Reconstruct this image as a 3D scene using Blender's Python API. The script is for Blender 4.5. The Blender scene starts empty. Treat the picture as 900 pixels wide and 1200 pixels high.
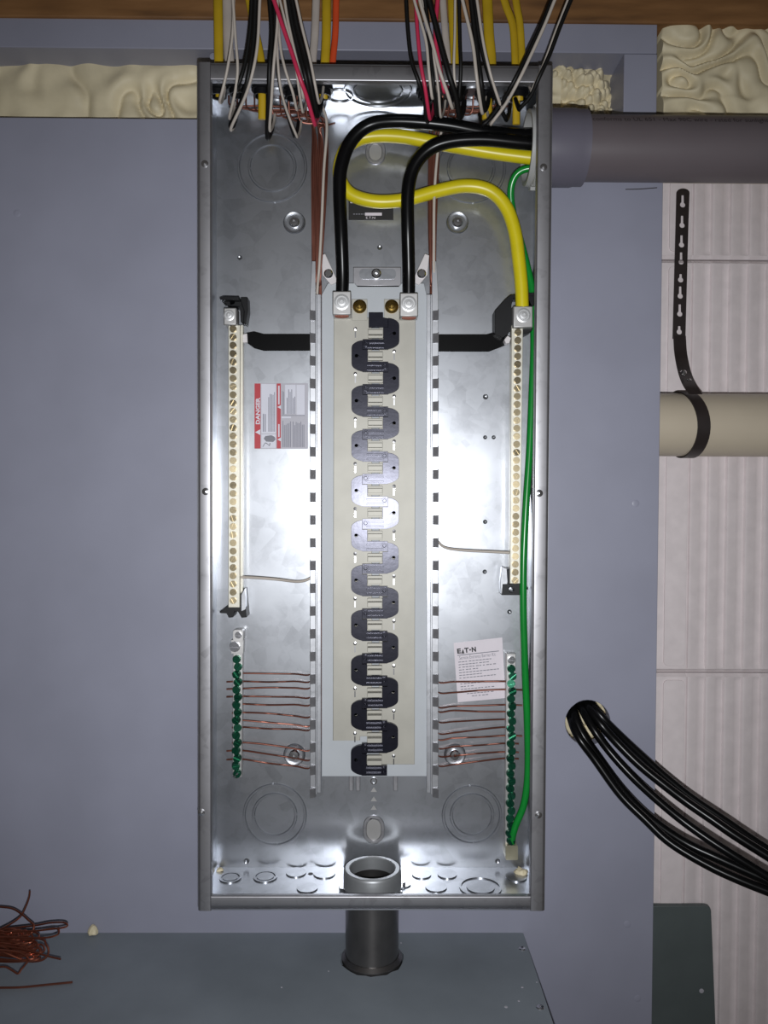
import bpy, math, random
from mathutils import Vector, Matrix, noise
from mathutils.geometry import tessellate_polygon

random.seed(7)
SC = bpy.context.scene
COL = SC.collection

# ------------------------------------------------------------------ camera
FPX = 965.0                                   # focal length in pixels of the 900x1200 frame
CAM = Vector((0.0, -0.9503, 1.45))
PIT, YAW, ROL = math.radians(1.438), math.radians(0.541), math.radians(0.279)
cp, sp = math.cos(PIT), math.sin(PIT)
FWD = Vector((math.sin(YAW) * cp, math.cos(YAW) * cp, -sp))
R0 = Vector((math.cos(YAW), -math.sin(YAW), 0))
U0 = R0.cross(FWD)
RGT = R0 * math.cos(ROL) + U0 * math.sin(ROL)
UPV = -R0 * math.sin(ROL) + U0 * math.cos(ROL)
cd = bpy.data.cameras.new('camera')
cd.sensor_fit = 'VERTICAL'
cd.sensor_height = 36.0
cd.lens = FPX / 1200 * 36.0
cd.clip_start = 0.02
cam = bpy.data.objects.new('camera', cd)
COL.objects.link(cam)
M = Matrix((RGT, UPV, -FWD)).transposed().to_4x4()
M.translation = CAM
cam.matrix_world = M
SC.camera = cam

# ------------------------------------------------------------------ light
w = bpy.data.worlds.new('basement_dim')
SC.world = w
w.use_nodes = True
w.node_tree.nodes['Background'].inputs[0].default_value = (1.0, 0.93, 0.88, 1)
w.node_tree.nodes['Background'].inputs[1].default_value = 0.05
fl = bpy.data.lights.new('phone_flash', 'SPOT')      # the flash of the phone, just under its lens
fl.energy = 31.0
fl.color = (0.95, 0.97, 1.0)
fl.shadow_soft_size = 0.004
fl.spot_size = math.radians(108)
fl.spot_blend = 1.0
flo = bpy.data.objects.new('phone_flash', fl)
COL.objects.link(flo)
flo.location = CAM + Vector((0.004, 0.0, -0.036))
flo.rotation_euler = (math.radians(90), 0, 0)

SC.view_settings.view_transform = 'Standard'
SC.view_settings.look = 'None'
SC.view_settings.exposure = 0.0
SC.view_settings.gamma = 1.0
SC.view_settings.use_curve_mapping = False
SC.cycles.sample_clamp_indirect = 4.0
SC.cycles.max_bounces = 8

# ------------------------------------------------------------------ pixel -> world
def ray(px, py):
    return FWD * FPX + RGT * (px - 450) + UPV * (600 - py)

def at(px, py, h=0.0):                        # point on the plane h metres in front of the board
    d = ray(px, py)
    t = (-h - CAM.y) / d.y
    return CAM + d * t

def atz(px, py, z):                           # point on a horizontal plane
    d = ray(px, py)
    return CAM + d * ((z - CAM.z) / d.z)

def mpp(h):                                   # metres per pixel at that height off the board
    return (-h - CAM.y) / FPX

# ------------------------------------------------------------------ materials
def lin(r, g, b):
    f = lambda c: (c / 255 / 12.92) if c <= 10 else ((c / 255 + 0.055) / 1.055) ** 2.4
    return (f(r), f(g), f(b), 1)

def nodes(name):
    m = bpy.data.materials.new(name)
    m.use_nodes = True
    nt = m.node_tree
    return m, nt, nt.nodes['Principled BSDF'], nt.nodes['Material Output']

def tex(nt, kind, scale, detail=3.0, stretch=None):
    tc = nt.nodes.new('ShaderNodeTexCoord')
    t = nt.nodes.new(kind)
    t.inputs['Scale'].default_value = scale
    if 'Detail' in t.inputs: t.inputs['Detail'].default_value = detail
    if stretch:
        mp = nt.nodes.new('ShaderNodeMapping')
        mp.inputs['Scale'].default_value = stretch
        nt.links.new(tc.outputs['Object'], mp.inputs[0])
        nt.links.new(mp.outputs[0], t.inputs['Vector'])
    else:
        nt.links.new(tc.outputs['Object'], t.inputs['Vector'])
    return t

def ramp(nt, fac, stops):
    r = nt.nodes.new('ShaderNodeValToRGB')
    el = r.color_ramp.elements
    el[0].position, el[0].color = stops[0]
    el[1].position, el[1].color = stops[-1]
    for p, c in stops[1:-1]:
        e = el.new(p); e.color = c
    nt.links.new(fac, r.inputs[0])
    return r

def bump(nt, bsdf, fac, strength, dist=0.001):
    b = nt.nodes.new('ShaderNodeBump')
    b.inputs['Strength'].default_value = strength
    b.inputs['Distance'].default_value = dist
    nt.links.new(fac, b.inputs['Height'])
    nt.links.new(b.outputs[0], bsdf.inputs['Normal'])

def sc4(c, k): return (min(1, c[0] * k), min(1, c[1] * k), min(1, c[2] * k), 1)

def mat(name, col, rough=0.5, metal=0.0, var=0.12, scale=40, bmp=0.0, spec=0.5, coat=0.0, coat_rough=0.1, bdist=0.0005):
    m, nt, b, out = nodes(name)
    t = tex(nt, 'ShaderNodeTexNoise', scale, 4)
    r = ramp(nt, t.outputs[0], [(0.3, sc4(col, 1 - var)), (0.7, sc4(col, 1 + var))])
    nt.links.new(r.outputs[0], b.inputs['Base Color'])
    b.inputs['Roughness'].default_value = rough
    b.inputs['Metallic'].default_value = metal
    b.inputs['Specular IOR Level'].default_value = spec
    b.inputs['Coat Weight'].default_value = coat
    b.inputs['Coat Roughness'].default_value = coat_rough
    if bmp: bump(nt, b, t.outputs[0], bmp, bdist)
    return m

def galvanised(name, col, r1=0.24, r2=0.52, mixf=0.5, spangle=60, smear=0.35):
    """Zinc sheet: a tight and a broad metallic lobe, with cloudy spangle."""
    m, nt, b, out = nodes(name)
    v = tex(nt, 'ShaderNodeTexVoronoi', spangle)
    n = tex(nt, 'ShaderNodeTexNoise', 14, 5)
    mx = nt.nodes.new('ShaderNodeMix'); mx.data_type = 'RGBA'
    mx.inputs[0].default_value = smear
    nt.links.new(n.outputs[0], mx.inputs[6]); nt.links.new(v.outputs['Color'], mx.inputs[7])
    bw = nt.nodes.new('ShaderNodeRGBToBW'); nt.links.new(mx.outputs[2], bw.inputs[0])
    r = ramp(nt, bw.outputs[0], [(0.3, sc4(col, 0.84)), (0.7, sc4(col, 1.1))])
    nt.links.new(r.outputs[0], b.inputs['Base Color'])
    b.inputs['Metallic'].default_value = 1.0
    b.inputs['Roughness'].default_value = r2
    g = nt.nodes.new('ShaderNodeBsdfGlossy')
    nt.links.new(r.outputs[0], g.inputs['Color'])
    rr = nt.nodes.new('ShaderNodeMapRange')
    rr.inputs[1].default_value = 0.3; rr.inputs[2].default_value = 0.7
    rr.inputs[3].default_value = r1 - 0.04; rr.inputs[4].default_value = r1 + 0.05
    nt.links.new(n.outputs[0], rr.inputs[0]); nt.links.new(rr.outputs[0], g.inputs['Roughness'])
    ms = nt.nodes.new('ShaderNodeMixShader'); ms.inputs[0].default_value = mixf
    nt.links.new(g.outputs[0], ms.inputs[1]); nt.links.new(b.outputs[0], ms.inputs[2])
    nt.links.new(ms.outputs[0], out.inputs[0])
    return m

def wood(name):
    m, nt, b, out = nodes(name)
    t = tex(nt, 'ShaderNodeTexNoise', 6, 6, (1.2, 6, 9))
    r = ramp(nt, t.outputs[0], [(0.3, lin(84, 56, 30)), (0.5, lin(124, 86, 48)), (0.72, lin(150, 108, 66))])
    k = tex(nt, 'ShaderNodeTexVoronoi', 5.5, 0, (1, 1, 1.6))
    kr = ramp(nt, k.outputs['Distance'], [(0.1, (0.22, 0.2, 0.2, 1)), (0.2, (1, 1, 1, 1))])
    mx = nt.nodes.new('ShaderNodeMix'); mx.data_type = 'RGBA'; mx.blend_type = 'MULTIPLY'
    mx.inputs[0].default_value = 0.75
    nt.links.new(r.outputs[0], mx.inputs[6]); nt.links.new(kr.outputs[0], mx.inputs[7])
    nt.links.new(mx.outputs[2], b.inputs['Base Color'])
    b.inputs['Roughness'].default_value = 0.65
    return m

GALV = galvanised('galvanised_sheet', (0.47, 0.485, 0.515, 1), 0.205, 0.45, 0.46)
GALV2 = galvanised('galvanised_flange', (0.36, 0.355, 0.37, 1), 0.34, 0.55, 0.6, 90, 0.5)
ZINC = galvanised('zinc_rail', (0.66, 0.67, 0.70, 1), 0.18, 0.5, 0.45, 120)
CHROME = mat('bright_screw_metal', (0.72, 0.72, 0.74, 1), 0.22, 1.0, 0.05)
LUGSCREW = mat('dull_lug_screw', (0.60, 0.60, 0.60, 1), 0.4, 0.6, 0.06)
ALU = mat('cast_aluminium_lug', (0.48, 0.47, 0.46, 1), 0.45, 0.75, 0.08)
TIN = mat('tin_plated_bus', lin(170, 167, 157), 0.5, 0.15, 0.07, 30)
STEELPIPE = mat('dark_steel_pipe', (0.19, 0.18, 0.175, 1), 0.3, 0.9, 0.2, 25)
COUPL = mat('grey_zinc_coupling', (0.33, 0.34, 0.35, 1), 0.45, 0.6, 0.08)
BRASS = mat('brass', (0.62, 0.42, 0.12, 1), 0.22, 1.0, 0.08)
BRASS2 = mat('dull_brass_screw', (0.30, 0.25, 0.16, 1), 0.3, 0.9, 0.12)
NBAR = mat('neutral_bar_tin', lin(214, 210, 196), 0.4, 0.4, 0.06)
GREENSCREW = mat('green_plated_screw', (0.012, 0.10, 0.055, 1), 0.24, 0.7, 0.2)
COPPER = mat('bare_copper', (0.34, 0.115, 0.07, 1), 0.3, 0.9, 0.2, 30)
COPPERDARK = mat('dull_copper', (0.17, 0.060, 0.040, 1), 0.4, 0.6, 0.25, 30)
BLACKCABLE = mat('black_cable_jacket', (0.003, 0.003, 0.0033, 1), 0.27, 0, 0.2, spec=0.22)
BLACKPL = mat('black_plastic', (0.005, 0.005, 0.006, 1), 0.45, 0, 0.2, spec=0.3)
INSUL = mat('insulator_plastic', (0.008, 0.008, 0.013, 1), 0.27, 0, 0.15, 160, 0.07, spec=0.42, bdist=0.0008)
INSUL.node_tree.nodes['Principled BSDF'].inputs['Specular Tint'].default_value = (0.84, 0.84, 1.0, 1)
YELLOW = mat('yellow_cable_jacket', (0.62, 0.52, 0.008, 1), 0.36, 0, 0.05)
YELLOWNM = mat('yellow_sheath', (0.47, 0.31, 0.010, 1), 0.45, 0, 0.12, 25)
ORANGENM = mat('orange_sheath', (0.58, 0.065, 0.015, 1), 0.45, 0, 0.08)
GREEN = mat('green_cable_jacket', (0.006, 0.21, 0.028, 1), 0.26, 0, 0.06)
WHITEW = mat('white_wire_jacket', (0.46, 0.41, 0.36, 1), 0.45, 0, 0.06)
WHITENM = mat('white_sheath', (0.44, 0.39, 0.35, 1), 0.5, 0, 0.08)
BLACKW = mat('black_wire_jacket', (0.004, 0.0038, 0.0036, 1), 0.5, 0, 0.15, spec=0.3)
REDW = mat('red_wire_jacket', (0.50, 0.025, 0.075, 1), 0.42, 0, 0.08)
GREYW = mat('grey_wire_jacket', (0.42, 0.42, 0.40, 1), 0.45, 0, 0.05)
PAN = mat('grey_painted_pan', lin(176, 180, 184), 0.5, 0.0, 0.04, 20)
BOARD = mat('grey_board_paint', lin(143, 144, 159), 0.42, 0, 0.06, 9, 0.06, 0.5, bdist=0.002)
LEDGE = mat('ledge_paint', lin(128, 135, 142), 0.55, 0, 0.10, 12, 0.08, 0.4, bdist=0.002)
ICF = mat('white_foam_block', lin(222, 212, 212), 0.8, 0, 0.05, 60, 0.15, 0.2)
FOAM = mat('cream_spray_foam', lin(212, 200, 168), 0.55, 0, 0.14, 22, 0.2, 0.4, bdist=0.002)
PVC = mat('grey_pvc', lin(98, 90, 93), 0.42, 0, 0.06, 12)
PVC2 = mat('grey_pvc_fitting', lin(96, 93, 104), 0.42, 0, 0.05, 12)
PVC3 = mat('light_grey_pvc', lin(160, 160, 158), 0.45, 0, 0.04, 20)
BEIGE = mat('beige_pipe_plastic', lin(190, 178, 158), 0.4, 0, 0.05, 10)
HANGER = mat('brown_black_strap', (0.022, 0.016, 0.015, 1), 0.42, 0, 0.2)
WOOD = wood('brown_beam_wood')
WHITEPL_GLARE = mat('white_plastic_tab_glare', lin(210, 205, 205), 0.45, 0, 0.03)
INKDARK = mat('dark_ink', (0.03, 0.022, 0.022, 1), 0.6, 0, 0.05)
INKBLACK = mat('black_ink', (0.015, 0.015, 0.018, 1), 0.55, 0, 0.05)
INKGREY = mat('grey_ink', (0.20, 0.20, 0.23, 1), 0.6, 0, 0.05)
LABELRED = mat('label_red', lin(176, 40, 52), 0.5, 0, 0.05)
LABELGREY = mat('label_grey', lin(176, 174, 182), 0.5, 0, 0.03)
LABELLIGHT = mat('label_light', lin(206, 206, 216), 0.5, 0, 0.03)
LABELWHITE = mat('label_white', lin(214, 206, 212), 0.5, 0, 0.03)
PLATEBLACK = mat('nameplate_black', (0.014, 0.013, 0.014, 1), 0.5, 0, 0.08)
DARKBOX = mat('dark_grey_green_plastic', lin(84, 92, 92), 0.55, 0, 0.08, 20)

# ------------------------------------------------------------------ mesh building
WLOC = {}

def cross_axes(ax):
    ax = ax.normalized()
    u = Vector((0, 0, 1)) if abs(ax.z) < 0.9 else Vector((1, 0, 0))
    u = (u - ax * u.dot(ax)).normalized()
    return u, ax.cross(u)

class MB:
    def __init__(s): s.v = []; s.f = []
    def add(s, vs, fs):
        o = len(s.v); s.v += [Vector(p) for p in vs]; s.f += [[i + o for i in f] for f in fs]; return s
    def box(s, x0, x1, y0, y1, z0, z1):
        return s.add([(x0,y0,z0),(x1,y0,z0),(x1,y1,z0),(x0,y1,z0),(x0,y0,z1),(x1,y0,z1),(x1,y1,z1),(x0,y1,z1)],
                     [(0,3,2,1),(4,5,6,7),(0,1,5,4),(1,2,6,5),(2,3,7,6),(3,0,4,7)])
    def prism(s, outer, w0, w1, holes=(), fn=None):
        """outline (u,v) extruded along w; fn maps (u,v,w) to xyz. Default: u=x, v=z, w=y."""
        fn = fn or (lambda u, v, w: (u, w, v))
        loops = [list(outer)] + [list(h) for h in holes]
        flat = [p for l in loops for p in l]
        n = len(flat)
        vs = [fn(p[0], p[1], w0) for p in flat] + [fn(p[0], p[1], w1) for p in flat]
        fs = []
        if len(loops) == 1 and len(flat) <= 4:
            fs += [tuple(range(n)), tuple(range(2 * n - 1, n - 1, -1))]
        else:
            for t in tessellate_polygon([[Vector((p[0], p[1], 0)) for p in l] for l in loops]):
                fs += [tuple(t), tuple(i + n for i in reversed(t))]
        o = 0
        for l in loops:
            k = len(l)
            for i in range(k):
                a, b = o + i, o + (i + 1) % k
                fs.append((a, b, b + n, a + n))
            o += k
        return s.add(vs, fs)
    def pxprism(s, pts, h0, h1, holes=()):
        q = lambda l: [(at(x, y, h1).x, at(x, y, h1).z) for x, y in l]
        return s.prism(q(pts), -h0, -h1, [q(h) for h in holes])
    def pxrect(s, x0, y0, x1, y1, h0, h1): return s.pxprism([(x0,y0),(x1,y0),(x1,y1),(x0,y1)], h0, h1)
    def lathe(s, c, axis, prof, n=20, closed=False):
        """prof: (radius, distance along the axis); r=0 ends make caps."""
        axis = Vector(axis).normalized(); u, v = cross_axes(axis); c = Vector(c)
        vs = []; fs = []
        for r, t in prof:
            for i in range(n):
                a = 2 * math.pi * i / n
                vs.append(c + axis * t + (u * math.cos(a) + v * math.sin(a)) * max(r, 1e-6))
        m = len(prof)
        for j in range(m if closed else m - 1):
            for i in range(n):
                a, b = j * n + i, j * n + (i + 1) % n
                k = ((j + 1) % m) * n
                fs.append((a, b, k + (i + 1) % n, k + i))
        return s.add(vs, fs)
    def tube(s, pts, r, n=8, sub=5, oval=None, cap=True):
        P = smooth_path(pts, sub)
        rings = []; prev = None
        for i, p in enumerate(P):
            t = (P[min(i + 1, len(P) - 1)] - P[max(i - 1, 0)])
            if t.length < 1e-9: t = Vector((0, 0, 1))
            t.normalize()
            if oval: u = Vector((1, 0, 0))
            else: u = prev if prev is not None else cross_axes(t)[0]
            u = u - t * u.dot(t)
            if u.length < 1e-6: u = cross_axes(t)[0]
            u.normalize(); prev = u; v = t.cross(u)
            ru, rv = (r, r) if not oval else (r, oval)
            rings.append([p + u * (ru * math.cos(2*math.pi*k/n)) + v * (rv * math.sin(2*math.pi*k/n)) for k in range(n)])
        vs = [q for rg in rings for q in rg]; fs = []
        for j in range(len(rings) - 1):
            for k in range(n):
                a, b = j*n + k, j*n + (k+1) % n
                fs.append((a, b, b + n, a + n))
        if cap:
            fs.append(tuple(range(n - 1, -1, -1))); fs.append(tuple(range(len(vs) - n, len(vs))))
        return s.add(vs, fs)
    def ribbon(s, pts, half, thick):
        """flat band through points; half = half width along x; thickness along -y."""
        P = smooth_path(pts, 4); vs = []; fs = []
        for p in P:
            vs += [p + Vector((-half,0,0)), p + Vector((half,0,0)), p + Vector((half,-thick,0)), p + Vector((-half,-thick,0))]
        for j in range(len(P) - 1):
            for k in range(4):
                a, b = 4*j + k, 4*j + (k+1) % 4
                fs.append((a, b, b + 4, a + 4))
        fs += [(3,2,1,0), tuple(range(len(vs)-4, len(vs)))]
        return s.add(vs, fs)
    def build(s, name, m, parent=None, smooth=35, bevel=0.0, seg=2, flip=False):
        me = bpy.data.meshes.new(name)
        lo = Vector((min(p[i] for p in s.v) for i in range(3))); hi = Vector((max(p[i] for p in s.v) for i in range(3)))
        c = (lo + hi) / 2
        me.from_pydata([p - c for p in s.v], [], s.f)
        me.update()
        import bmesh
        bm = bmesh.new(); bm.from_mesh(me); bmesh.ops.recalc_face_normals(bm, faces=bm.faces); bm.to_mesh(me); bm.free()
        if smooth:
            me.shade_smooth(); me.set_sharp_from_angle(angle=math.radians(smooth))
        me.materials.append(m)
        o = bpy.data.objects.new(name, me)
        COL.objects.link(o)
        o.location = c
        WLOC[o.name] = c.copy()
        if parent is not None:
            o.parent = parent; o.location = c - WLOC[parent.name]
        if bevel:
            b = o.modifiers.new('bevel', 'BEVEL'); b.width = bevel; b.segments = seg; b.limit_method = 'ANGLE'; b.angle_limit = math.radians(40)
        return o

def smooth_path(pts, sub):
    P = [Vector(p) for p in pts]
    if len(P) < 3 or sub <= 1: return P
    out = []
    for i in range(len(P) - 1):
        p0 = P[i-1] if i else P[0] * 2 - P[1]
        p1, p2 = P[i], P[i+1]
        p3 = P[i+2] if i + 2 < len(P) else P[-1] * 2 - P[-2]
        for k in range(sub):
            t = k / sub
            out.append(0.5 * ((2*p1) + (p2-p0)*t + (2*p0-5*p1+4*p2-p3)*t*t + (3*p1-p0-3*p2+p3)*t*t*t))
    out.append(P[-1])
    return out

def copy_to(src, loc, parent):
    o = src.copy(); COL.objects.link(o)
    o.parent = parent
    WLOC[o.name] = Vector(loc)
    o.location = Vector(loc) - (WLOC[parent.name] if parent is not None else Vector())
    return o

def tag(o, label, cat=None, group=None, kind=None):
    o['label'] = label
    if cat: o['category'] = cat
    if group: o['group'] = group
    if kind: o['kind'] = kind
    return o

def thing(name, label, cat, loc, group=None):
    o = bpy.data.objects.new(name, None); COL.objects.link(o)
    o.empty_display_size = 0.02
    o.location = loc; WLOC[o.name] = Vector(loc)
    return tag(o, label, cat, group)

def circ(cx, cy, r, n=24, ry=None):
    return [(cx + r * math.cos(2*math.pi*i/n), cy + (ry or r) * math.sin(2*math.pi*i/n)) for i in range(n)]

def rrect(x0, y0, x1, y1, r, n=4):
    out = []
    for cx, cy, a0 in ((x1-r, y1-r, 0), (x0+r, y1-r, 90), (x0+r, y0+r, 180), (x1-r, y0+r, 270)):
        for i in range(n + 1):
            a = math.radians(a0 + 90 * i / n)
            out.append((cx + r * math.cos(a), cy + r * math.sin(a)))
    return out

_font = {}
def text_geo(body, size, bold=0.0):
    cu = bpy.data.curves.new('lettering', 'FONT'); cu.body = body; cu.size = size; cu.resolution_u = 2; cu.offset = bold
    cu.align_x = 'CENTER'; cu.align_y = 'CENTER'
    o = bpy.data.objects.new('lettering', cu); COL.objects.link(o)
    dg = bpy.context.evaluated_depsgraph_get()
    me = bpy.data.meshes.new_from_object(o.evaluated_get(dg))
    vs = [v.co.copy() for v in me.vertices]; fs = [tuple(p.vertices) for p in me.polygons]
    bpy.data.objects.remove(o); bpy.data.curves.remove(cu); bpy.data.meshes.remove(me)
    return vs, fs

def text_on_wall(mb, body, px, py, wpx, hpx, h, rot=0.0, bold=0.0):
    """flat letters facing the room, centred on a pixel, wpx long and hpx high (pixels), rotated."""
    vs, fs = text_geo(body, 1.0, bold)
    xs = [v.x for v in vs]; ys = [v.y for v in vs]
    kx = wpx * mpp(h) / (max(xs) - min(xs)); ky = hpx * mpp(h) / (max(ys) - min(ys))
    c = at(px, py, h); mx = (max(xs) + min(xs)) / 2; my = (max(ys) + min(ys)) / 2
    ca, sa = math.cos(rot), math.sin(rot)
    out = []
    for v in vs:
        u, q = (v.x - mx) * kx, (v.y - my) * ky
        out.append((c.x + u * ca - q * sa, c.y, c.z + u * sa + q * ca))
    mb.add(out, fs)

PI = math.pi
B = 0.0035                                   # inner face of the panel's back sheet
XL, XR = -0.1843, 0.1786
ZT, ZB = CAM.z + 0.4354, CAM.z - 0.4386
HF = B + 0.0968                              # front of the enclosure

# ================================================================== SETTING
# insulated foam-form wall, far behind the board on the right
hw = -0.100
wall = MB()
x0 = at(640, 600, hw).x; x1 = at(1060, 600, hw).x
wall.box(x0 - 0.9, x1, 0.112, 0.16, at(0, 1300, hw).z - 0.25, at(0, -120, hw).z)
wall = wall.build('wall_back', ICF)
tag(wall, 'white insulated foam form wall behind the grey board', kind='structure')
def foam_block(ytop, ybot, ribs_from, first=(779, 804)):
    """one foam form: recessed flat field, then upright ribs."""
    mb = MB()
    z1, z0 = at(800, ytop, hw).z, at(800, ybot, hw).z
    X = lambda px: at(px, 650, hw).x
    yb, yf = 0.112, 0.100
    prof = [(X(700), yf), (X(806), yf)]
    px = 806.5
    while px < 1050:
        prof += [(X(px), yf + 0.0035), (X(px + 1.2), yf - 0.0006), (X(px + 3.2), yf - 0.0010), (X(px + 5.5), yf + 0.0002), (X(px + 11), yf + 0.0006), (X(px + 13.5), yf + 0.0022), (X(px + 17), yf + 0.0034)]
        px += 21.7
    n = len(prof)
    # body: back box + ribbed face from rows of vertices
    zz = [z0, z0 + 0.004, z0 + 0.010, z1 - 0.010, z1 - 0.004, z1]
    vs = []
    for k, z in enumerate(zz):
        for (x, y) in prof:
            yy = y if k in (2, 3) else (yf + (y - yf) * 0.35 if k in (1, 4) else yf + 0.004)
            if k in (0, 5): yy = yf + 0.0045
            vs.append((x, yy, z))
    fs = []
    for k in range(len(zz) - 1):
        for i in range(n - 1):
            a = k * n + i
            fs.append((a, a + 1, a + n + 1, a + n))
    mb.add(vs, fs)
    mb.box(prof[0][0], prof[-1][0], yf + 0.006, yb + 0.004, z0, z1)
    o = mb.build('foam_block', ICF, wall, smooth=30)
    p = MB()
    f0 = at(800, ytop + 8 if ytop > 250 else ytop, hw).z
    r = rrect(X(first[0]), z0 + 0.008, X(first[1]), z1 - 0.008, 0.006)
    p.prism(r, yf + 0.001, yf - 0.0022)
    p.build('raised_field', ICF, o, bevel=0.0015)
    return o
foam_block(60, 302.5, 0)
foam_block(304.5, 787.5, 0)
foam_block(789.5, 1290, 0)

# grey painted plywood board
board = thing('plywood_board', 'large grey painted plywood board that the open panel is mounted on', 'board', (0, 0.009, at(0, 1250, 0).z))
bx0 = at(-330, 600, 0).x; bx1 = at(772, 600, 0).x
zt = at(300, 140, 0).z
zlow = at(0, 1330, 0).z
hole = [(at(x, y, 0).x, at(x, y, 0).z) for x, y in circ(689, 847, 26.5, 32)]
MB().prism([(bx0, zlow), (bx1, zlow), (bx1, zt), (bx0, zt)], 0.0, 0.018, [hole]).build('main_sheet', BOARD, board, bevel=0.0008)
zu = at(300, 58, 0).z; zuu = at(300, -60, 0).z
MB().box(bx0, at(770, 60, 0).x, 0.0, 0.050, zu, zuu).build('top_rail', BOARD, board, bevel=0.001)
MB().box(at(731, 100, 0).x, at(770, 100, 0).x, 0.0, 0.095, zt + 0.0005, zu - 0.0005).build('upright_post', BOARD, board, bevel=0.001)
MB().box(bx0 , bx1 - 0.06, 0.018, 0.095, at(0, 420, 0).z, at(0, 380, 0).z).build('furring_strip', BOARD, board)
for px, py in ((745, 590), (735, 1083), (747, 1170), (20, 250), (250, 66)):
    c = at(px, py, 0)
    MB().lathe(c, (0, -1, 0), [(0.0042, -0.001), (0.0042, 0.0002), (0.0030, 0.0006), (0, 0.0004)], 14).build('painted_screw', BOARD, board)
MB().tube([at(733, 222, 0), at(750, 221.5, 0.0002), at(770, 220, 0)], 0.0006, 5).build('pencil_scratch', INKDARK, board)

beam = MB(); hb = 0.004
beam.box(bx0, at(1050, 20, hb).x, -hb, 0.10, at(300, 22, hb).z, at(300, -345, hb).z)
tag(beam.build('wooden_beam', WOOD, bevel=0.002), 'brown knotty wooden beam running along the top above the grey board', 'beam')

# spray foam -------------------------------------------------------
def foam(name, label, x0, y0, x1, y1, hbase, amp, nx, nz, seed, size, edge=0.35, mode=0):
    """a lumpy slab grown toward the room from the plane hbase."""
    mb = MB(); vs = []; fs = []
    A = at(x0, y1, hbase); C = at(x1, y0, hbase)
    for j in range(nz + 1):
        for i in range(nx + 1):
            u, v = i / nx, j / nz
            x = A.x + (C.x - A.x) * u; z = A.z + (C.z - A.z) * v
            p = Vector((x * size + seed, z * size, seed * 1.7))
            wv = noise.noise_vector(p * 0.45) * 0.9
            d = noise.noise(p * 0.5 + wv)
            low = 0.5 + 0.75 * noise.noise(p * 0.22)
            if mode == 0:      # folded curls
                t = math.sqrt(math.sin((d * 1.9 + noise.noise(p * 0.8 + wv) * 0.35) * 3.6) ** 2 + 0.02)
                t = 0.42 * low + 0.34 * t + 0.10 * noise.noise(p * 1.7)
            else:              # bubbles
                dd = noise.voronoi(p * 1.15 + wv * 0.3)[0]
                t = 0.55 * low + 0.20 * max(0.0, 1 - (dd[0] * 1.3) ** 2) + 0.3 * (v - 0.4) - 0.45 * max(0, u - 0.55)
            e = min(u, 1 - u) * nx / max(nx, nz) / 0.08, min(v, 1 - v) * nz / max(nx, nz) / 0.08
            k = min(1, min(e)) ** 0.5 if edge else 1
            vs.append((x, -hbase - amp * max(0.02, t) * (1 - edge + edge * k), z))
    W = nx + 1
    for j in range(nz):
        for i in range(nx):
            a = j * W + i
            fs.append((a, a + 1, a + W + 1, a + W))
    mb.add(vs, fs)
    # closed rim and back
    rim = [i for i in range(W)] + [j * W + nx for j in range(1, nz + 1)] + [nz * W + i for i in range(nx - 1, -1, -1)] + [j * W for j in range(nz - 1, 0, -1)]
    o = len(mb.v)
    mb.v += [Vector((vs[i][0], -hbase + 0.02, vs[i][2])) for i in rim]
    k = len(rim)
    for i in range(k): mb.f.append([rim[i], rim[(i + 1) % k], o + (i + 1) % k, o + i])
    mb.f.append([o + i for i in range(k)])
    return tag(mb.build(name, FOAM, smooth=60), label, 'insulation')
foam('spray_foam', 'cream spray foam strip left of the panel, above the main grey sheet', -330, 66, 655, 150, -0.052, 0.026, 520, 64, 3.1, 26, 0.0)
foam('spray_foam', 'bubbly cream spray foam in the pocket just right of the panel top', 640, 56, 740, 150, -0.062, 0.060, 120, 105, 8.3, 95, 0.2, 1)
foam('spray_foam', 'big curled mass of cream spray foam at top right above the grey conduit', 771, 18, 1040, 207, -0.016, 0.034, 220, 150, 5.7, 34, 0.1)
foam('spray_foam', 'cream foam seen inside the round hole behind the black cables', 640, 800, 740, 900, -0.080, 0.020, 40, 40, 2.2, 50, 0.2)

# ledge below the panel -------------------------------------------
ZL = at(300, 1093, 0).z
lx1 = at(613, 1093, 0).x
PX = at(436, 1118, 0.052).x                   # axis of the steel nipple and pipe
PY = -0.052
ledge = thing('grey_ledge', 'grey painted ledge below the panel with the steel pipe passing through it', 'ledge', (0, -0.17, ZL - 0.3))
hole = circ(PX, PY, 0.0352, 28)
hole = [(x + 0.0012 * math.sin(i * 2.3), y + 0.001 * math.cos(i * 3.1)) for i, (x, y) in enumerate(hole)]
MB().prism([(bx0, -0.34), (lx1, -0.34), (lx1, -0.0003), (bx0, -0.0003)], ZL - 0.018, ZL, [hole], fn=lambda u, v, w: (u, v, w)).build('top_sheet', LEDGE, ledge, bevel=0.0008)
MB().box(lx1 - 0.018, lx1, -0.34, -0.001, ZL - 0.30, ZL - 0.0185).build('side_sheet', LEDGE, ledge)
MB().box(bx0, lx1, -0.36, -0.3405, ZL - 0.30, ZL + 0.0).build('front_sheet', LEDGE, ledge)
for px, py in ((612, 1112), (633, 1181)):
    c = atz(px, py, ZL)
    MB().lathe(c, (0, 0, 1), [(0.0042, -0.001), (0.0042, 0.0006), (0.0034, 0.0014), (0.0012, 0.0012), (0, 0.0004)], 14).build('ledge_screw', CHROME, ledge)['label'] = 'shiny screw head'
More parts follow.
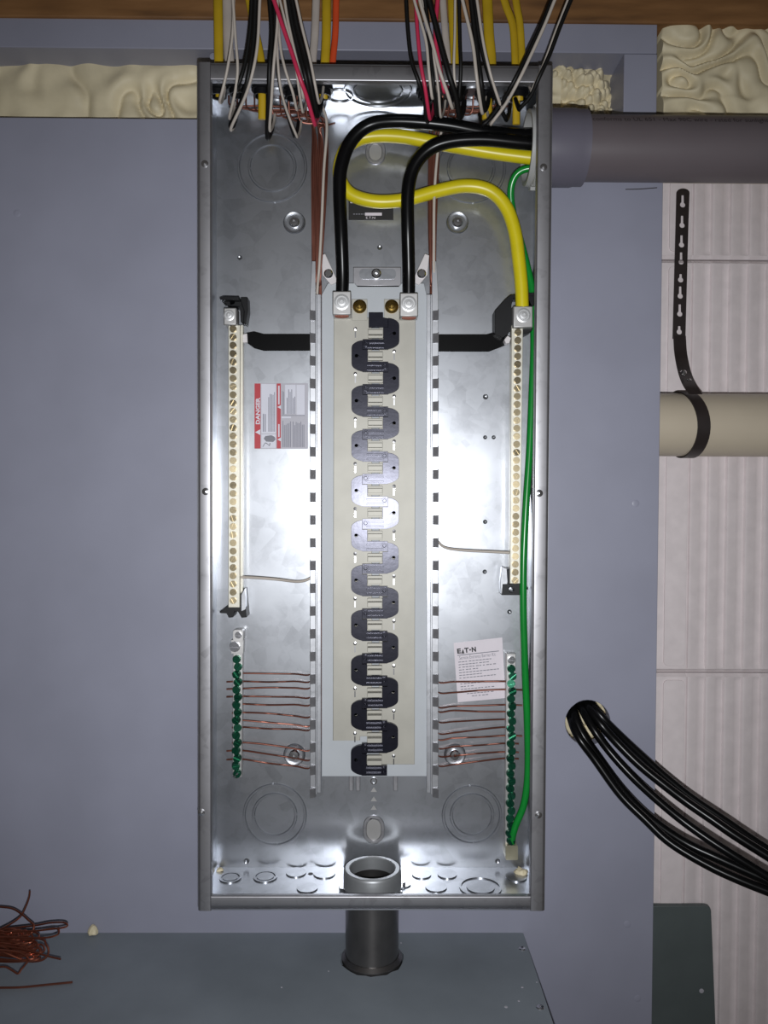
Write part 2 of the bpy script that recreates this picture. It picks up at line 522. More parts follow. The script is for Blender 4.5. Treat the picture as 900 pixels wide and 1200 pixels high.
for px, py, r in ((612, 1157, .0016), (608, 1173, .0014), (593, 1180, .002), (330, 1157, .0012), (470, 1105, .001), (385, 1138, .001), (629, 1151, .001)):
    c = atz(px, py, ZL)
    MB().lathe(c, (0, 0, 1), [(r, -0.0004), (r * 0.8, 0.0003), (0, 0.0005)], 7).build('paint_fleck', LABELGREY, ledge)
c = at(109, 1092, 0.004); c.z = ZL
mb = MB(); n = 9
mb.lathe(c, (0, 0, 1), [(0.001, 0), (0.0055, 0.001), (0.0060, 0.004), (0.0042, 0.008), (0.0022, 0.0105), (0, 0.011)], n)
for v in mb.v: v += noise.noise_vector(v * 300) * 0.0016
tag(mb.build('foam_crumb', FOAM, smooth=0), 'small yellowish foam crumb at the back of the grey ledge', 'crumb')

for (px, py), sz, lab in (((611, 1024), 0.011, 'yellowish foam crumb in the bottom right corner inside the panel'), ((258, 1020), 0.006, 'tiny yellowish foam crumb in the bottom left corner inside the panel')):
    c = atz(px, py, CAM.z - 0.4386 + 0.0014); mb = MB()
    mb.lathe(c, (0, 0, 1), [(0.001, 0), (sz * .7, 0.0006), (sz * .62, sz * .3), (sz * .4, sz * .5), (0, sz * .6)], 9)
    for v in mb.v:
        z0 = v.z; v += noise.noise_vector(v * 260) * sz * 0.3; v.z = max(v.z, c.z)
    tag(mb.build('foam_crumb', FOAM, smooth=0), lab, 'crumb')

# dark plastic cover low on the right, in the gap beside the board
dk = thing('cover_box', 'dark grey box with a rounded corner at lower right by the board edge', 'box', (at(806, 1200, -0.05).x, 0.07, at(806, 1250, -0.05).z))
q = lambda l: [(at(x, y, -0.09).x, at(x, y, -0.09).z) for x, y in l]
MB().prism(q([(740, 1062), (828, 1062), (832, 1063.2), (833.5, 1067), (836, 1130), (839, 1210), (841, 1300), (740, 1300)]), 0.090, 0.0985).build('shell', DARKBOX, dk, bevel=0.0008)
c = at(822, 1161, -0.09)
MB().lathe(c, (0, -1, 0), [(0.003, -0.001), (0.003, 0.0006), (0, 0.001)], 10).build('screw', LABELGREY, dk)

# ================================================================== THE PANEL
panel = thing('electrical_panel', 'open galvanised steel breaker panel with bus bars but no breakers', 'electrical panel', ((XL + XR) / 2, -0.05, ZB))
T = 0.0013
bk = MB()
def bkpt(px, py): p = at(px, py, B); return (p.x, p.z)
bk.box(XL, XR, -B, -B + 0.0015, ZB, ZT)
back = bk.build('back_sheet', GALV, panel)
back['label'] = 'galvanised back of the panel'
# sides
MB().box(XL, XL + T, -HF + 0.002, -B, ZB, ZT).build('side_sheet', GALV, panel)['label'] = 'left side of the panel'
cz = at(665, 174, 0.052).z
hole = circ(-0.052, cz, 0.036, 24)
MB().prism([(-HF + 0.002, ZB), (-B, ZB), (-B, ZT), (-HF + 0.002, ZT)], XR - T, XR, [hole], fn=lambda u, v, w: (w, u, v)).build('side_sheet', GALV, panel)['label'] = 'right side of the panel'
# bottom and top, with openings
hole = circ(PX, PY, 0.0300, 28)
MB().prism([(XL + T, -HF + 0.002), (XR - T, -HF + 0.002), (XR - T, -B), (XL + T, -B)], ZB, ZB + T, [hole], fn=lambda u, v, w: (u, v, w)).build('bottom_sheet', GALV, panel)
NM = [(256, 0.048), (279, 0.052), (307, 0.050), (344, 0.046), (378, 0.050), (392, 0.047), (500, 0.048), (536, 0.050), (569, 0.046), (607, 0.050)]
def topx(px, h): return at(px, 105, h).x
holes = [circ(topx(px, h), -h, 0.0098, 16) for px, h in NM if px not in (392,)]
MB().prism([(XL + T, -HF + 0.002), (XR - T, -HF + 0.002), (XR - T, -B), (XL + T, -B)], ZT - T, ZT, holes, fn=lambda u, v, w: (u, v, w)).build('top_sheet', GALV, panel)
# flanges as folded sheet
def arc(cx, cy, r, a0, a1, n=4):
    return [(cx + r * math.cos(math.radians(a0 + (a1 - a0) * i / n)), cy + r * math.sin(math.radians(a0 + (a1 - a0) * i / n))) for i in range(n + 1)]
def fold(width, lip, r=0.0035, depth=0.012):
    """profile (u inward, h) of a front flange: up the side, round, across, round, back."""
    o = [(0, HF - depth)] + arc(r, HF - r, r, 180, 90) + arc(width - 0.0014, HF - 0.0014, 0.0014, 90, 0) + [(width, HF - lip)]
    t = 0.0012
    i = [(width - t, HF - lip)] + arc(width - 0.0014, HF - 0.0014, 0.0002, 0, 90) + arc(r, HF - r, r - t, 90, 180) + [(t, HF - depth)]
    return o + i
MB().prism(fold(0.0138, 0.010), ZB, ZT, fn=lambda u, v, w: (XL + u, -v, w)).build('front_flange', GALV2, panel, smooth=40)['label'] = 'left front flange'
MB().prism(fold(0.0152, 0.010), ZB, ZT, fn=lambda u, v, w: (XR - u, -v, w)).build('front_flange', GALV2, panel, smooth=40)['label'] = 'right front flange'
MB().prism(fold(0.0172, 0.008), XL + 0.0138, XR - 0.0152, fn=lambda u, v, w: (w, -v + 0.0006, ZT - u)).build('front_flange', GALV2, panel, smooth=40)['label'] = 'top front flange'
MB().prism(fold(0.0152, 0.006, 0.0065), XL + 0.0138, XR - 0.0152, fn=lambda u, v, w: (w, -v + 0.0006, ZB + u)).build('front_flange', GALV2, panel, smooth=40)['label'] = 'bottom front flange'
fs_ = None
for px, py in ((240, 192), (241, 576), (236, 952), (637, 196), (632, 578), (631, 955)):
    c = at(px, py, HF)
    if fs_ is None:
        fs_ = MB().lathe(c, (0, -1, 0), [(0.0038, -0.0004), (0.0038, 0.0003), (0.0027, 0.0006), (0.0024, 0.0016), (0, 0.0022)], 14).build('flange_screw', CHROME, panel)
        off = WLOC[fs_.name] - c
    else: copy_to(fs_, c + off, panel)

# knockouts ---------------------------------------------------------
def ridge(mb, c, ax, r, wd=0.0012, ht=0.0008):
    ht *= 1.7; wd *= 1.15
    mb.lathe(c, ax, [(r - wd, -0.0002), (r - wd * 0.5, ht), (r + wd * 0.5, ht), (r + wd, -0.0002)], 40)
def knockout_back(px, py, rs, lab=None):
    c = at(px, py, B); mb = MB()
    for r in rs: ridge(mb, c, (0, -1, 0), r * mpp(B), 0.0016, 0.0011)
    # little bridges that hold the slugs
    for r in rs:
        for a in (90, 270) if r == rs[0] else (0, 180):
            a = math.radians(a + 4); q = c + Vector((math.cos(a), 0, math.sin(a))) * (r * mpp(B))
            mb.lathe(q, (0, -1, 0), [(0.0022, -0.0002), (0.0018, 0.0016), (0, 0.0018)], 10)
    mb.build('knockout', GALV, panel)
knockout_back(319, 196, (39, 26.5))
knockout_back(552, 197, (39, 26.5))
knockout_back(322, 955, (36, 25))
knockout_back(553, 955, (34, 24.5))
def knockout_bottom(px, py, rs):
    c = atz(px, py, ZB + T); mb = MB()
    for i, r in enumerate(rs):
        if i == 0 and len(rs) > 1:
            mb.lathe(c, (0, 0, 1), [(r, -0.0003), (r, 0.0013), (r - 0.0022, 0.0013), (r - 0.0022, -0.0003)], 40)
        else:
            mb.lathe(c, (0, 0, 1), [(r, -0.0003), (r, 0.0013), (0, 0.0013)], 40)
    mb.build('knockout', GALV, panel)
for px, py, rs in ((270, 1029, (0.0125, 0.0085)), (311, 1028, (0.0135, 0.0095)), (268, 1047, (0.0155,)), (347, 1023, (0.0115,)), (380, 1024, (0.0125,)),
                   (360, 1041, (0.0115,)), (494, 1025, (0.0110,)), (524, 1025, (0.0110,)), (511, 1040, (0.0118,)), (563, 1040, (0.0235, 0.0155)), (605, 1028, (0.012,)), (471, 1036, (0.010,))):
    knockout_bottom(px, py, rs)
c = at(363, 1027, 0.03); q = atz(364, 1024, ZB + T)
MB().lathe(q, (0, 0, 1), [(0.0028, -0.0004), (0.0028, 0.0004), (0, 0.0004)], 12).build('vent_hole', INKBLACK, panel)
# top sheet knockouts (seen from below)
def knockout_top(px, py, rs):
    c = atz(px, py, ZT - T); mb = MB()
    for r in rs: ridge(mb, c, (0, 0, -1), r, 0.0012, 0.0010)
    mb.build('knockout', GALV, panel)
knockout_top(443, 106, (0.026, 0.036))
knockout_top(398, 112, (0.014,))
knockout_top(553, 108, (0.012,))
knockout_top(325, 110, (0.013,))
# keyholes and mounting screws
def keyhole(px, y0, y1, hw_, ring=True):
    mb = MB(); h = B
    out = circ(px, y0 + hw_, hw_, 20)[10:] if False else None
    top = [(px + hw_ * math.cos(a), y0 + hw_ - hw_ * math.sin(a)) for a in [PI * i / 10 for i in range(11)]]
    bot = [(px - hw_ * math.cos(a), y1 - hw_ + hw_ * math.sin(a)) for a in [PI * i / 10 for i in range(11)]]
    out = top + bot
    k = 1 - 4.0 / hw_
    cy = (y0 + y1) / 2
    inn = [(px + (x - px) * k, cy + (y - cy) * (1 - 8.0 / (y1 - y0))) for x, y in out]
    mb.pxprism(out, B - 0.0003, B + 0.0022, [inn])
    r = mb.build('keyhole_rim', GALV2, panel, bevel=0.0006)
    MB().pxprism(inn, B - 0.0003, B + 0.0004).build('keyhole_plate', ALU, panel)
keyhole(440, 164, 192, 11.5)
keyhole(438, 956, 989, 12.5)
ms = None
for px, py in ((345, 261), (536, 261), (345, 884), (533, 884)):
    c = at(px, py, B)
    d = MB(); d.lathe(c, (0, -1, 0), [(0.0130, -0.0003), (0.0120, 0.0012), (0.0110, 0.0006), (0.0092, 0.0004), (0.0092, -0.0004)], 26)
    d.build('dimple_washer', GALV, panel)
    s = MB(); s.lathe(c, (0, -1, 0), [(0.0062, 0.0000), (0.0062, 0.0028), (0.0048, 0.0046), (0.0018, 0.0048), (0.0016, 0.0026), (0, 0.0024)], 16)
    s.build('mounting_screw', CHROME, panel)
for px, py, r in ((569, 465, 3.4), (568.5, 512.5, 2.6), (578.5, 512.5, 2.6), (568.5, 611.5, 2.8), (568, 670, 2.8), (597, 717, 2.9), (289, 1009, 3.6), (583, 1009, 3.2), (281, 302, 3), (445, 290, 3.2)):
    c = at(px, py, B); r *= mpp(B)
    MB().lathe(c, (0, -1, 0), [(r, -0.0002), (r * 0.7, 0.0009), (r * 0.4, 0.0004), (0, 0.0002)], 12).build('rivet_dimple', GALV, panel)

c = at(438, 915, B)
MB().lathe(c, (0, -1, 0), [(0.0042, -0.0002), (0.0042, 0.0012), (0.0026, 0.0012), (0.0026, -0.0002)], 16, True).build('small_ring', CHROME, panel)
for y in (925, 936, 946):
    MB().pxprism([(434.5, y + 3), (438, y - 2.5), (441.5, y + 3)], B - 0.0002, B + 0.0007).build('arrow_emboss', ALU, panel, smooth=0)

# bus pan ------------------------------------------------------------
h0, h1 = B + 0.0115, B + 0.0130
pan = MB().pxprism([(377, 345), (384, 332), (416, 332), (419, 336), (467, 336), (470, 332), (497, 332), (500, 345), (500, 910), (377, 910)], h0, h1).build('bus_pan', PAN, panel, bevel=0.0006)
pan['label'] = 'light grey painted mounting pan of the bus bars'
# notch plate with its screw, and upper wing tabs
br = MB().pxprism([(414, 313), (470, 313), (470, 335), (414, 335)], h0 - 0.006, h0 - 0.002).build('notch_plate', GALV2, pan, bevel=0.0005)
MB().pxprism(rrect(421, 315, 464, 327, 5), h0 - 0.0022, h0 - 0.0010).build('notch_recess', GALV, pan)
c = at(441, 321, h0)
MB().lathe(c, (0, -1, 0), [(0.0056, -0.002), (0.0056, 0.002), (0.0040, 0.0034), (0.0014, 0.0034), (0, 0.002)], 16).build('pan_screw', CHROME, pan)
for pts, sx, sy in (([(376, 299), (381, 297), (396, 330), (388, 334), (378, 322)], 385, 321), ([(503, 299), (498, 297), (483, 330), (491, 334), (501, 322)], 494, 321)):
    t = MB().pxprism(pts, h0, h1 + 0.002).build('wing_tab', WHITEPL_GLARE, pan, bevel=0.0006)  # metal tabs; the white colour paints in the flash reflecting off them
    c = at(sx, sy, h1 + 0.002)
    MB().lathe(c, (0, -1, 0), [(0.0052, -0.0004), (0.0052, 0.0016), (0.0036, 0.003), (0, 0.003)], 14).build('pan_screw', CHROME, pan)
for x0_, x1_ in ((409, 414), (417, 422), (461, 466)):
    MB().pxrect(x0_, 906, x1_, 927, B + 0.001, h0).build('pan_foot', GALV2, pan, bevel=0.0005)

# side rails with hook tabs ------------------------------------------
hr0, hr1 = B + 0.022, B + 0.0235
def rail(xa, xb, xc, xd, ytop, lab, tabx, sgn):
    mb = MB()
    mb.pxprism([(xa, ytop + 40), (xa + 2 * sgn, ytop), (xb, ytop), (xb, 931), (xa, 931)], hr0, hr1)
    # inner wall standing between rail and pan
    mb.pxrect(min(xb, xc), 345, max(xb, xc), 931, B + 0.0005, hr1 + 0.0035)
    mb.pxrect(min(xc, xd), 345, max(xc, xd), 929, B + 0.010, hr0 - 0.003)
    r = mb.build('hook_rail', ZINC, panel, bevel=0.0003, seg=1)
    r['label'] = lab
    first = None
    y = 364.0
    c0 = at((tabx[0] + tabx[1]) / 2, y, hr1)
    while y < 930:
        c = at((tabx[0] + tabx[1]) / 2, y + 6, hr1)
        wx = abs(tabx[1] - tabx[0]) / 2 * mpp(hr1); wz = 5.6 * mpp(hr1)
        if first is None:
            t = MB()
            x_in, x_out = (wx, -wx) if sgn > 0 else (-wx, wx)
            vs = []
            for dy in (0.0, 0.0011):
                vs += [(x_in, -0.0004 + dy, -wz), (x_in, -0.0004 + dy, wz), (x_out, 0.0042 + dy - 0.008, wz), (x_out, 0.0042 + dy - 0.008, -wz)]
            t.add([c + Vector(p) for p in vs], [(0,1,2,3),(7,6,5,4),(0,4,5,1),(1,5,6,2),(2,6,7,3),(3,7,4,0)])
            first = t.build('hook_tab', GALV2, r)  # same metal as the rail; darker colour paints in the tilted tabs' shade
            off_ = WLOC[first.name] - c
        else:
            copy_to(first, c + off_, r)
        y += 26.6
rail(363.5, 369.8, 371.6, 376, 306, 'left slotted hook rail', (363.5, 370.5), 1)
rail(513.5, 506.5, 504.5, 500, 306, 'right slotted hook rail', (513.8, 507), -1)

# bus bars, insulators, stabs ----------------------------------------
hb0, hb1 = h1, h1 + 0.0028
lb = MB().pxprism([(391, 372), (436, 372), (436, 863), (422, 863), (422, 868), (390, 868)], hb0, hb1).build('bus_bar', TIN, panel, bevel=0.0006)
lb['label'] = 'left tin plated bus bar'
rb = MB().pxprism([(444, 372), (487, 372), (486, 896), (444, 896)], hb0, hb1).build('bus_bar', TIN, panel, bevel=0.0006)
rb['label'] = 'right tin plated bus bar'
hi0, hi1 = hb1, hb1 + 0.0045
PITCH = 26.32
def round_poly(pts, r, n=3):
    out = []
    k = len(pts)
    for i in range(k):
        p0, p1, p2 = Vector(pts[i-1]), Vector(pts[i]), Vector(pts[(i+1) % k])
        a, b = (p0 - p1), (p2 - p1)
        rr = min(r, a.length * 0.45, b.length * 0.45)
        a = p1 + a.normalized() * rr; b = p1 + b.normalized() * rr
        for j in range(n + 1):
            t = j / n
            q = a * (1-t)**2 + p1 * 2*t*(1-t) + b * t*t
            out.append((q.x, q.y))
    return out
ins_src = {}; stab_src = {}; hole_src = {}
DEEP = mat('matt_hole_shade', (0.002, 0.002, 0.002, 1), 0.9, 0, 0, spec=0.0)
def insul(side, yc, xc):
    s = 1 if side == 'R' else -1
    P = [(9,-7),(15,-7),(15,-18),(21,-17),(28,-12.5),(28,12.5),(21,17),(15,18.5),(15,19),(-15,19),(-15,7),(9,7)]
    P = [(xc + s * x, yc + y) for x, y in P]
    mb = MB()
    rp = [P[0], P[1], P[2]] + round_poly(P[2:8] , 4)[4:-4] + P[7:]
    hx = [(xc + s * 22.2 + 2.0 * math.cos(a), yc + 2.0 * math.sin(a)) for a in [2*PI*i/10 for i in range(10)]]
    mb.pxprism(rp, hi0, hi1, [hx])
    # raised ribs on the arm and a boss beside it
    mb.pxrect(xc - 10, yc + 9, xc + 10, yc + 11, hi1 - 0.0003, hi1 + 0.0035)
    mb.pxrect(xc - 10, yc + 14.5, xc + 10, yc + 16.5, hi1 - 0.0003, hi1 + 0.0035)
    c = at(xc - s * 11, yc + 12, hi1)
    mb.lathe(c, (0, -1, 0), [(0.0034, -0.0004), (0.0034, 0.004), (0.0020, 0.004), (0.0018, 0.001), (0, 0.001)], 12)
    return mb
for k in range(20):
    side = 'R' if k % 2 == 0 else 'L'
    yc = 390.5 + PITCH * k
    xc = 440.0 - 0.6 * k / 19 * 2
    yy = 390.5 + PITCH * k
    ref = at(xc, yy, hi1)
    if side not in ins_src:
        o = insul(side, yy, xc).build('bus_insulator', INSUL, panel, bevel=0.0005)
        ins_src[side] = (o, WLOC[o.name] - ref)
        s_ = 1 if side == 'R' else -1
        hc = at(xc + s_ * 22.2, yy, hi0 + 0.0002)
        ho = MB().lathe(hc, (0, -1, 0), [(0.0021, 0), (0.0021, 0.0012), (0, 0.0012)], 10).build('hole_shade_disc', DEEP, o)  # black disc added to paint the shade at the bottom of the hole
        hole_src[side] = (ho, WLOC[ho.name] - ref)
        st = MB()
        st.pxprism(rrect(xc - 9, yy - 5.5, xc + 9, yy + 5.5, 1.0, 2), hb1 - 0.0002, hi1 + 0.0006)
        st.pxrect(xc - 8.5, yy - 4.2, xc + 8.5, yy + 1.0, hi1, hi1 + 0.0105)
        so = st.build('bus_stab', TIN, panel, bevel=0.0004)
        stab_src[side] = (so, WLOC[so.name] - ref)
    else:
        io = copy_to(ins_src[side][0], ref + ins_src[side][1], panel)
        copy_to(hole_src[side][0], ref + hole_src[side][1], io)
        copy_to(stab_src[side][0], ref + stab_src[side][1], panel)
MB().pxprism([(432, 366), (449, 366), (449, 372), (455, 373), (455, 383.5), (432, 383.5)], hi0, hi1 - 0.0004).build('insulator_head', INSUL, panel, bevel=0.0004)
rs_ = None
for k in range(20):                       # small studs and slots on the bars opposite each hump
    yc = 390.5 + PITCH * k
    for dx, dy in (((-23.5, 0),) if k % 2 == 0 else ((22, 0),)):
        c = at(440 + dx - 0.6 * k / 19, yc - 5, hb1)
        if rs_ is None:
            mb = MB().lathe(c, (0, -1, 0), [(0.0022, -0.0002), (0.0020, 0.0014), (0, 0.0018)], 10)
            p = at(440 + dx, yc - 5, hb1)
            mb.box(p.x - 0.0007, p.x + 0.0007, p.y - 0.0008, p.y + 0.0001, p.z - 0.010, p.z - 0.003)
            rs_ = mb.build('bar_stud', CHROME, panel); ro = WLOC[rs_.name] - c
        else: copy_to(rs_, c + ro, panel)

# main lugs and brass screws ----------------------------------------
def lug(x0, y0, x1, y1, ha, hb, sx, sy, sr, parent, name='main_lug'):
    L = MB().pxrect(x0, y0, x1, y1, ha, hb).build(name, ALU, parent, bevel=0.0012)
    c = at(sx, sy, hb); r = sr * mpp(hb)
    MB().lathe(c, (0, -1, 0), [(r, -0.0006), (r, 0.0007), (r * 0.82, 0.0010), (r * 0.78, 0.0003), (r * 0.6, 0.0003), (r * 0.55, 0.0018), (r * 0.3, 0.0020), (r * 0.25, 0.0008), (0, 0.0008)], 22).build('lug_screw', LUGSCREW, L)
    return L
hl = h1 + 0.024
for x0_, x1_, y0_, sx in ((389.5, 411.5, 341, 400.5), (468.5, 490, 343, 479)):
    L = lug(x0_, y0_, x1_, y0_ + 28, hb1, hl, sx, y0_ + 13, 9.2, panel)
    cx = (x0_ + x1_) / 2
    MB().pxprism(circ(cx, y0_ + 29.5, 8.5, 14, 2.2), hl - 0.006, hl - 0.003).build('cable_end', COPPERDARK, L)
for cx, cy in ((421.5, 359.5), (459, 359.5)):
    MB().pxprism([(cx - 9, cy - 9), (cx + 9, cy - 9), (cx + 9, cy + 16), (cx - 9, cy + 16)], h1, hb1 + 0.0006).build('bus_tongue', TIN, panel, bevel=0.0005)
    c = at(cx, cy, hb1)
    MB().lathe(c, (0, -1, 0), [(0.0078, 0), (0.0078, 0.0018), (0.0058, 0.0030), (0.0055, 0.0052), (0.0035, 0.0060), (0.0030, 0.0085), (0, 0.0098)], 18).build('brass_screw', BRASS, panel)

# neutral bars --------------------------------------------------------
def slotted(mb, c, r, ht, gap):
    """screw head with a slot, facing the room."""
    mb.lathe(c, (0, -1, 0), [(r, 0), (r, ht * 0.55), (0, ht * 0.55)], 12)
    a0 = math.asin(gap / r)
    for s in (1, -1):
        pts = [(c.x + r * 0.92 * math.cos(a), c.z + s * r * 0.92 * math.sin(a)) for a in [a0 + (PI - 2 * a0) * i / 6 for i in range(7)]]
        mb.prism(pts, c.y - ht * 0.5, c.y - ht)
def row(parent, name, m, pts, h, r, ht, gap, tilt=0.06):
    src = None
    for px, py in pts:
        c = at(px, py, h)
        if src is None:
            mb = MB(); slotted(mb, c, r, ht, gap)
            src = mb.build(name, m, parent); o = WLOC[src.name] - c
        else:
            k = copy_to(src, c + o, parent)
            k.rotation_euler = (random.uniform(-tilt, tilt), random.uniform(-1.4, 1.4), random.uniform(-tilt, tilt))
hn0, hn1 = B + 0.014, B + 0.026
nb = MB().pxprism([(267.5, 381), (281.5, 381), (281, 712), (267.5, 712)], hn0, hn1).build('neutral_bar', NBAR, panel, bevel=0.0006)
nb['label'] = 'left neutral bar with a row of screws'
row(nb, 'terminal_screw', BRASS2, [(273.5, 386 + 9.62 * i) for i in range(34)], hn1, 0.0039, 0.0042, 0.0009, 0.035)
MB().pxrect(282.3, 381, 284.5, 712, B + 0.010, hn0 + 0.006).build('bar_edge', NBAR, nb)
lug(262, 360.5, 277, 381, hn0 - 0.002, hn1 + 0.006, 268.5, 369.5, 6.3, nb, 'neutral_lug')
nb2 = MB().pxprism([(599.5, 381), (613, 381), (609.5, 684), (597.5, 684)], hn0, hn1).build('neutral_bar', NBAR, panel, bevel=0.0006)
nb2['label'] = 'right neutral bar with a row of screws'
row(nb2, 'terminal_screw', BRASS2, [(606.5 - 3.2 * i / 31, 390 + 9.35 * i) for i in range(32)], hn1, 0.0039, 0.0042, 0.0009, 0.035)
lug(601.5, 358.5, 624.5, 384, hn0, hn1 + 0.008, 613.5, 369.5, 8.4, nb2, 'neutral_lug')
# brackets
b_ = MB()
b_.pxprism([(257, 349), (262, 347), (280, 347.5), (280, 351.5), (258, 351)], B, hn1 + 0.006)
b_.pxprism([(261.5, 351), (266, 358), (281, 359), (282, 377), (285, 378), (286, 364), (282, 352), (277, 350.5), (274, 356), (270, 357), (269, 351)], B, hn1 - 0.004)
b_.pxprism([(282, 348.5), (290, 348.5), (290.5, 364), (288, 380), (284.5, 378)], B, hn1 - 0.008)
b_.build('bar_bracket', BLACKPL, panel, bevel=0.0004)
b_ = MB()
b_.pxprism([(257, 717), (268, 709), (282, 709.5), (282, 696), (286, 690), (287.5, 708), (289, 723.5), (283, 724), (279, 717), (275, 716), (273, 723.5), (268, 724), (265.5, 719), (258, 718.5)], B, hn1 - 0.002)
b_.build('bar_bracket', BLACKPL, panel, bevel=0.0004)
MB().pxprism([(283, 697), (286.5, 690.5), (287.5, 700), (287.5, 714), (283, 716)], B + 0.014, hn1).build('bracket_clip', ZINC, panel)
b_ = MB()
b_.pxprism([(580, 364), (591.5, 351), (598, 345.5), (626.5, 342.5), (626.5, 346.5), (602, 349), (599.5, 357), (599.5, 386), (595, 392), (589, 396), (580, 391)], B, hn1 - 0.003)
b_.pxprism([(600, 385), (625, 384.5), (623, 388), (616, 391.5), (612, 391)], B + 0.003, hn1 - 0.001)
b_.pxprism([(618, 347), (626, 346), (626, 358), (623, 358)], B + 0.003, hn1 - 0.002)
b_.build('bar_bracket', BLACKPL, panel, bevel=0.0004)
b_ = MB()
b_.pxprism([(589, 684.5), (613.5, 684), (613.5, 697.5), (588, 697.5)], B, hn1 - 0.003, [circ(599.5, 691, 3.2, 12)])
b_.pxprism([(594.5, 668), (597.5, 666), (597.5, 685), (595, 685)], B, hn1 - 0.003)
b_.pxprism([(613, 687.5), (619, 688.5), (619, 691), (613, 690.5)], B + 0.01, hn1 - 0.004)
b_.build('bar_bracket', BLACKPL, panel, bevel=0.0004)
MB().pxprism([(588.5, 664), (594, 666), (595, 682), (592, 696), (587, 696), (586, 683)], B + 0.012, hn1 - 0.004).build('bracket_clip', ZINC, panel, bevel=0.0005)
# bonding straps
MB().pxprism([(289, 390), (298, 388.5), (309, 391.5), (364, 391.5), (364, 411), (309, 411), (298, 408), (289, 401.5)], B + 0.012, B + 0.0145).build('bonding_strap', BLACKCABLE, panel, bevel=0.0006)['label'] = 'left black bonding strap'
MB().pxprism([(514, 392), (570, 392), (581, 389), (591, 396), (596, 403), (585, 407.5), (573, 412), (514, 412)], B + 0.012, B + 0.0145).build('bonding_strap', BLACKCABLE, panel, bevel=0.0006)['label'] = 'right black bonding strap'
MB().pxprism([(279, 396), (285, 391.5), (289.5, 390.5), (290, 401), (285, 401.5)], B + 0.012, B + 0.018).build('strap_tip', WHITEPL_GLARE, panel, bevel=0.0006)
MB().pxprism([(591, 398), (595, 393), (599, 396), (597, 402), (593, 402.5)], B + 0.014, hn1).build('strap_tip', WHITEPL_GLARE, panel, bevel=0.0006)

# ground bars ---------------------------------------------------------
hg0, hg1 = B + 0.001, B + 0.011
gb = MB().pxprism([(273, 764), (284.5, 764), (283.5, 911), (272.5, 911)], hg0, hg1).build('ground_bar', ALU, panel, bevel=0.0006)
gb['label'] = 'left ground bar with green screws'
row(gb, 'green_screw', GREENSCREW, [(278.6 - 1.0 * i / 15 + (0.8 if i % 2 else -0.8), 772 + 8.9 * i) for i in range(16)], hg1, 0.0047, 0.0052, 0.0010, 0.2)
G = MB(); G.pxprism(rrect(273, 738, 285, 752, 3), hg0, hg1 + 0.004); G.pxprism([(271, 750), (285.5, 750), (285, 766), (271, 766)], hg0, hg1 + 0.001)
G = G.build('ground_lug', ALU, gb, bevel=0.001)
c = at(275.5, 757.5, hg1 + 0.001)
mb = MB(); slotted(mb, c, 0.0062, 0.004, 0.0007); mb.build('lug_screw', CHROME, gb)
c = at(279.5, 744, hg1 + 0.004)
mb = MB(); slotted(mb, c, 0.0040, 0.003, 0.0006); mb.build('lug_screw', CHROME, gb)
mb = MB(); slotted(mb, at(277, 907, hg1), 0.0042, 0.0046, 0.0006); mb.build('lug_screw', CHROME, gb)
gb2 = MB().pxprism([(593.5, 766), (604.5, 766), (602.5, 992), (591.5, 992)], hg0, hg1).build('ground_bar', ALU, panel, bevel=0.0006)
gb2['label'] = 'right ground bar with green screws'
row(gb2, 'green_screw', GREENSCREW, [(599.5 - 1.8 * i / 23 + (0.8 if i % 2 else -0.8), 783 + 8.75 * i) for i in range(24)], hg1, 0.0047, 0.0052, 0.0010, 0.2)
mb = MB(); slotted(mb, at(599, 773, hg1), 0.0045, 0.004, 0.0006); mb.build('lug_screw', CHROME, gb2)
MB().pxprism(rrect(592.5, 991, 607, 1008, 1.5), hg0, hg1 + 0.006).build('ground_lug', mat('tarnished_lug', (0.45, 0.42, 0.30, 1), 0.35, 0.7, 0.2), gb2, bevel=0.001)

# stickers ------------------------------------------------------------
def flat(px_pts, k, name, m, parent): return MB().pxprism(px_pts, B + 0.0001, B + 0.0002 + 0.00012 * k).build(name, m, parent, smooth=0)
R4 = lambda a, b, c, d: [(a, b), (c, b), (c, d), (a, d)]
dl = flat(rrect(298, 449, 361, 526, 1), 0, 'danger_label', LABELGREY, panel)
dl['label'] = 'grey and red danger label'
mb = MB()
mb.pxprism(R4(298.3, 449.4, 305.3, 525.6), B + .0001, B + .00045)
mb.pxprism(R4(324.3, 449.4, 329.0, 525.6), B + .0001, B + .00045)
mb.build('red_band', LABELRED, dl, smooth=0)
mb = MB()
for r in (R4(306.3, 450, 323.3, 508), R4(306.3, 509, 323.3, 525), R4(334, 451, 346.5, 485), R4(347.5, 451, 357, 486), R4(330, 488, 341, 490)):
    mb.pxprism(r, B + .0001, B + .00042)
mb.build('pale_field', LABELLIGHT, dl, smooth=0)
mb = MB()
text_on_wall(mb, 'DANGER', 302.2, 481.5, 31, 5.0, B + .0006, PI / 2, 0.035)
for cx, cy, s in ((302, 506.5, 3.0), (327, 477, 2.0), (327, 515, 2.0)):
    mb.pxprism([(cx - s, cy), (cx + s, cy - s * 1.1), (cx + s, cy + s * 1.1)], B + .0003, B + .0006)
for cx, y0_, y1_ in ((326.8, 452, 474), (326.8, 497, 512)):
    mb.pxprism(R4(cx - 0.8, y0_, cx + 0.8, y1_), B + .0003, B + .00055)
mb.build('white_print', LABELLIGHT, dl, smooth=0)
mb = MB()
random.seed(11)
def lines(mb, x, xe, step, ya, yb, jig):
    while x < xe:
        a = ya + random.random() * jig
        mb.pxprism(R4(x, a, x + step * 0.5, yb), B + .0003, B + .0006); x += step
lines(mb, 308, 311, 2.2, 484, 506, 2); lines(mb, 314.5, 322.5, 1.7, 458, 506, 8)
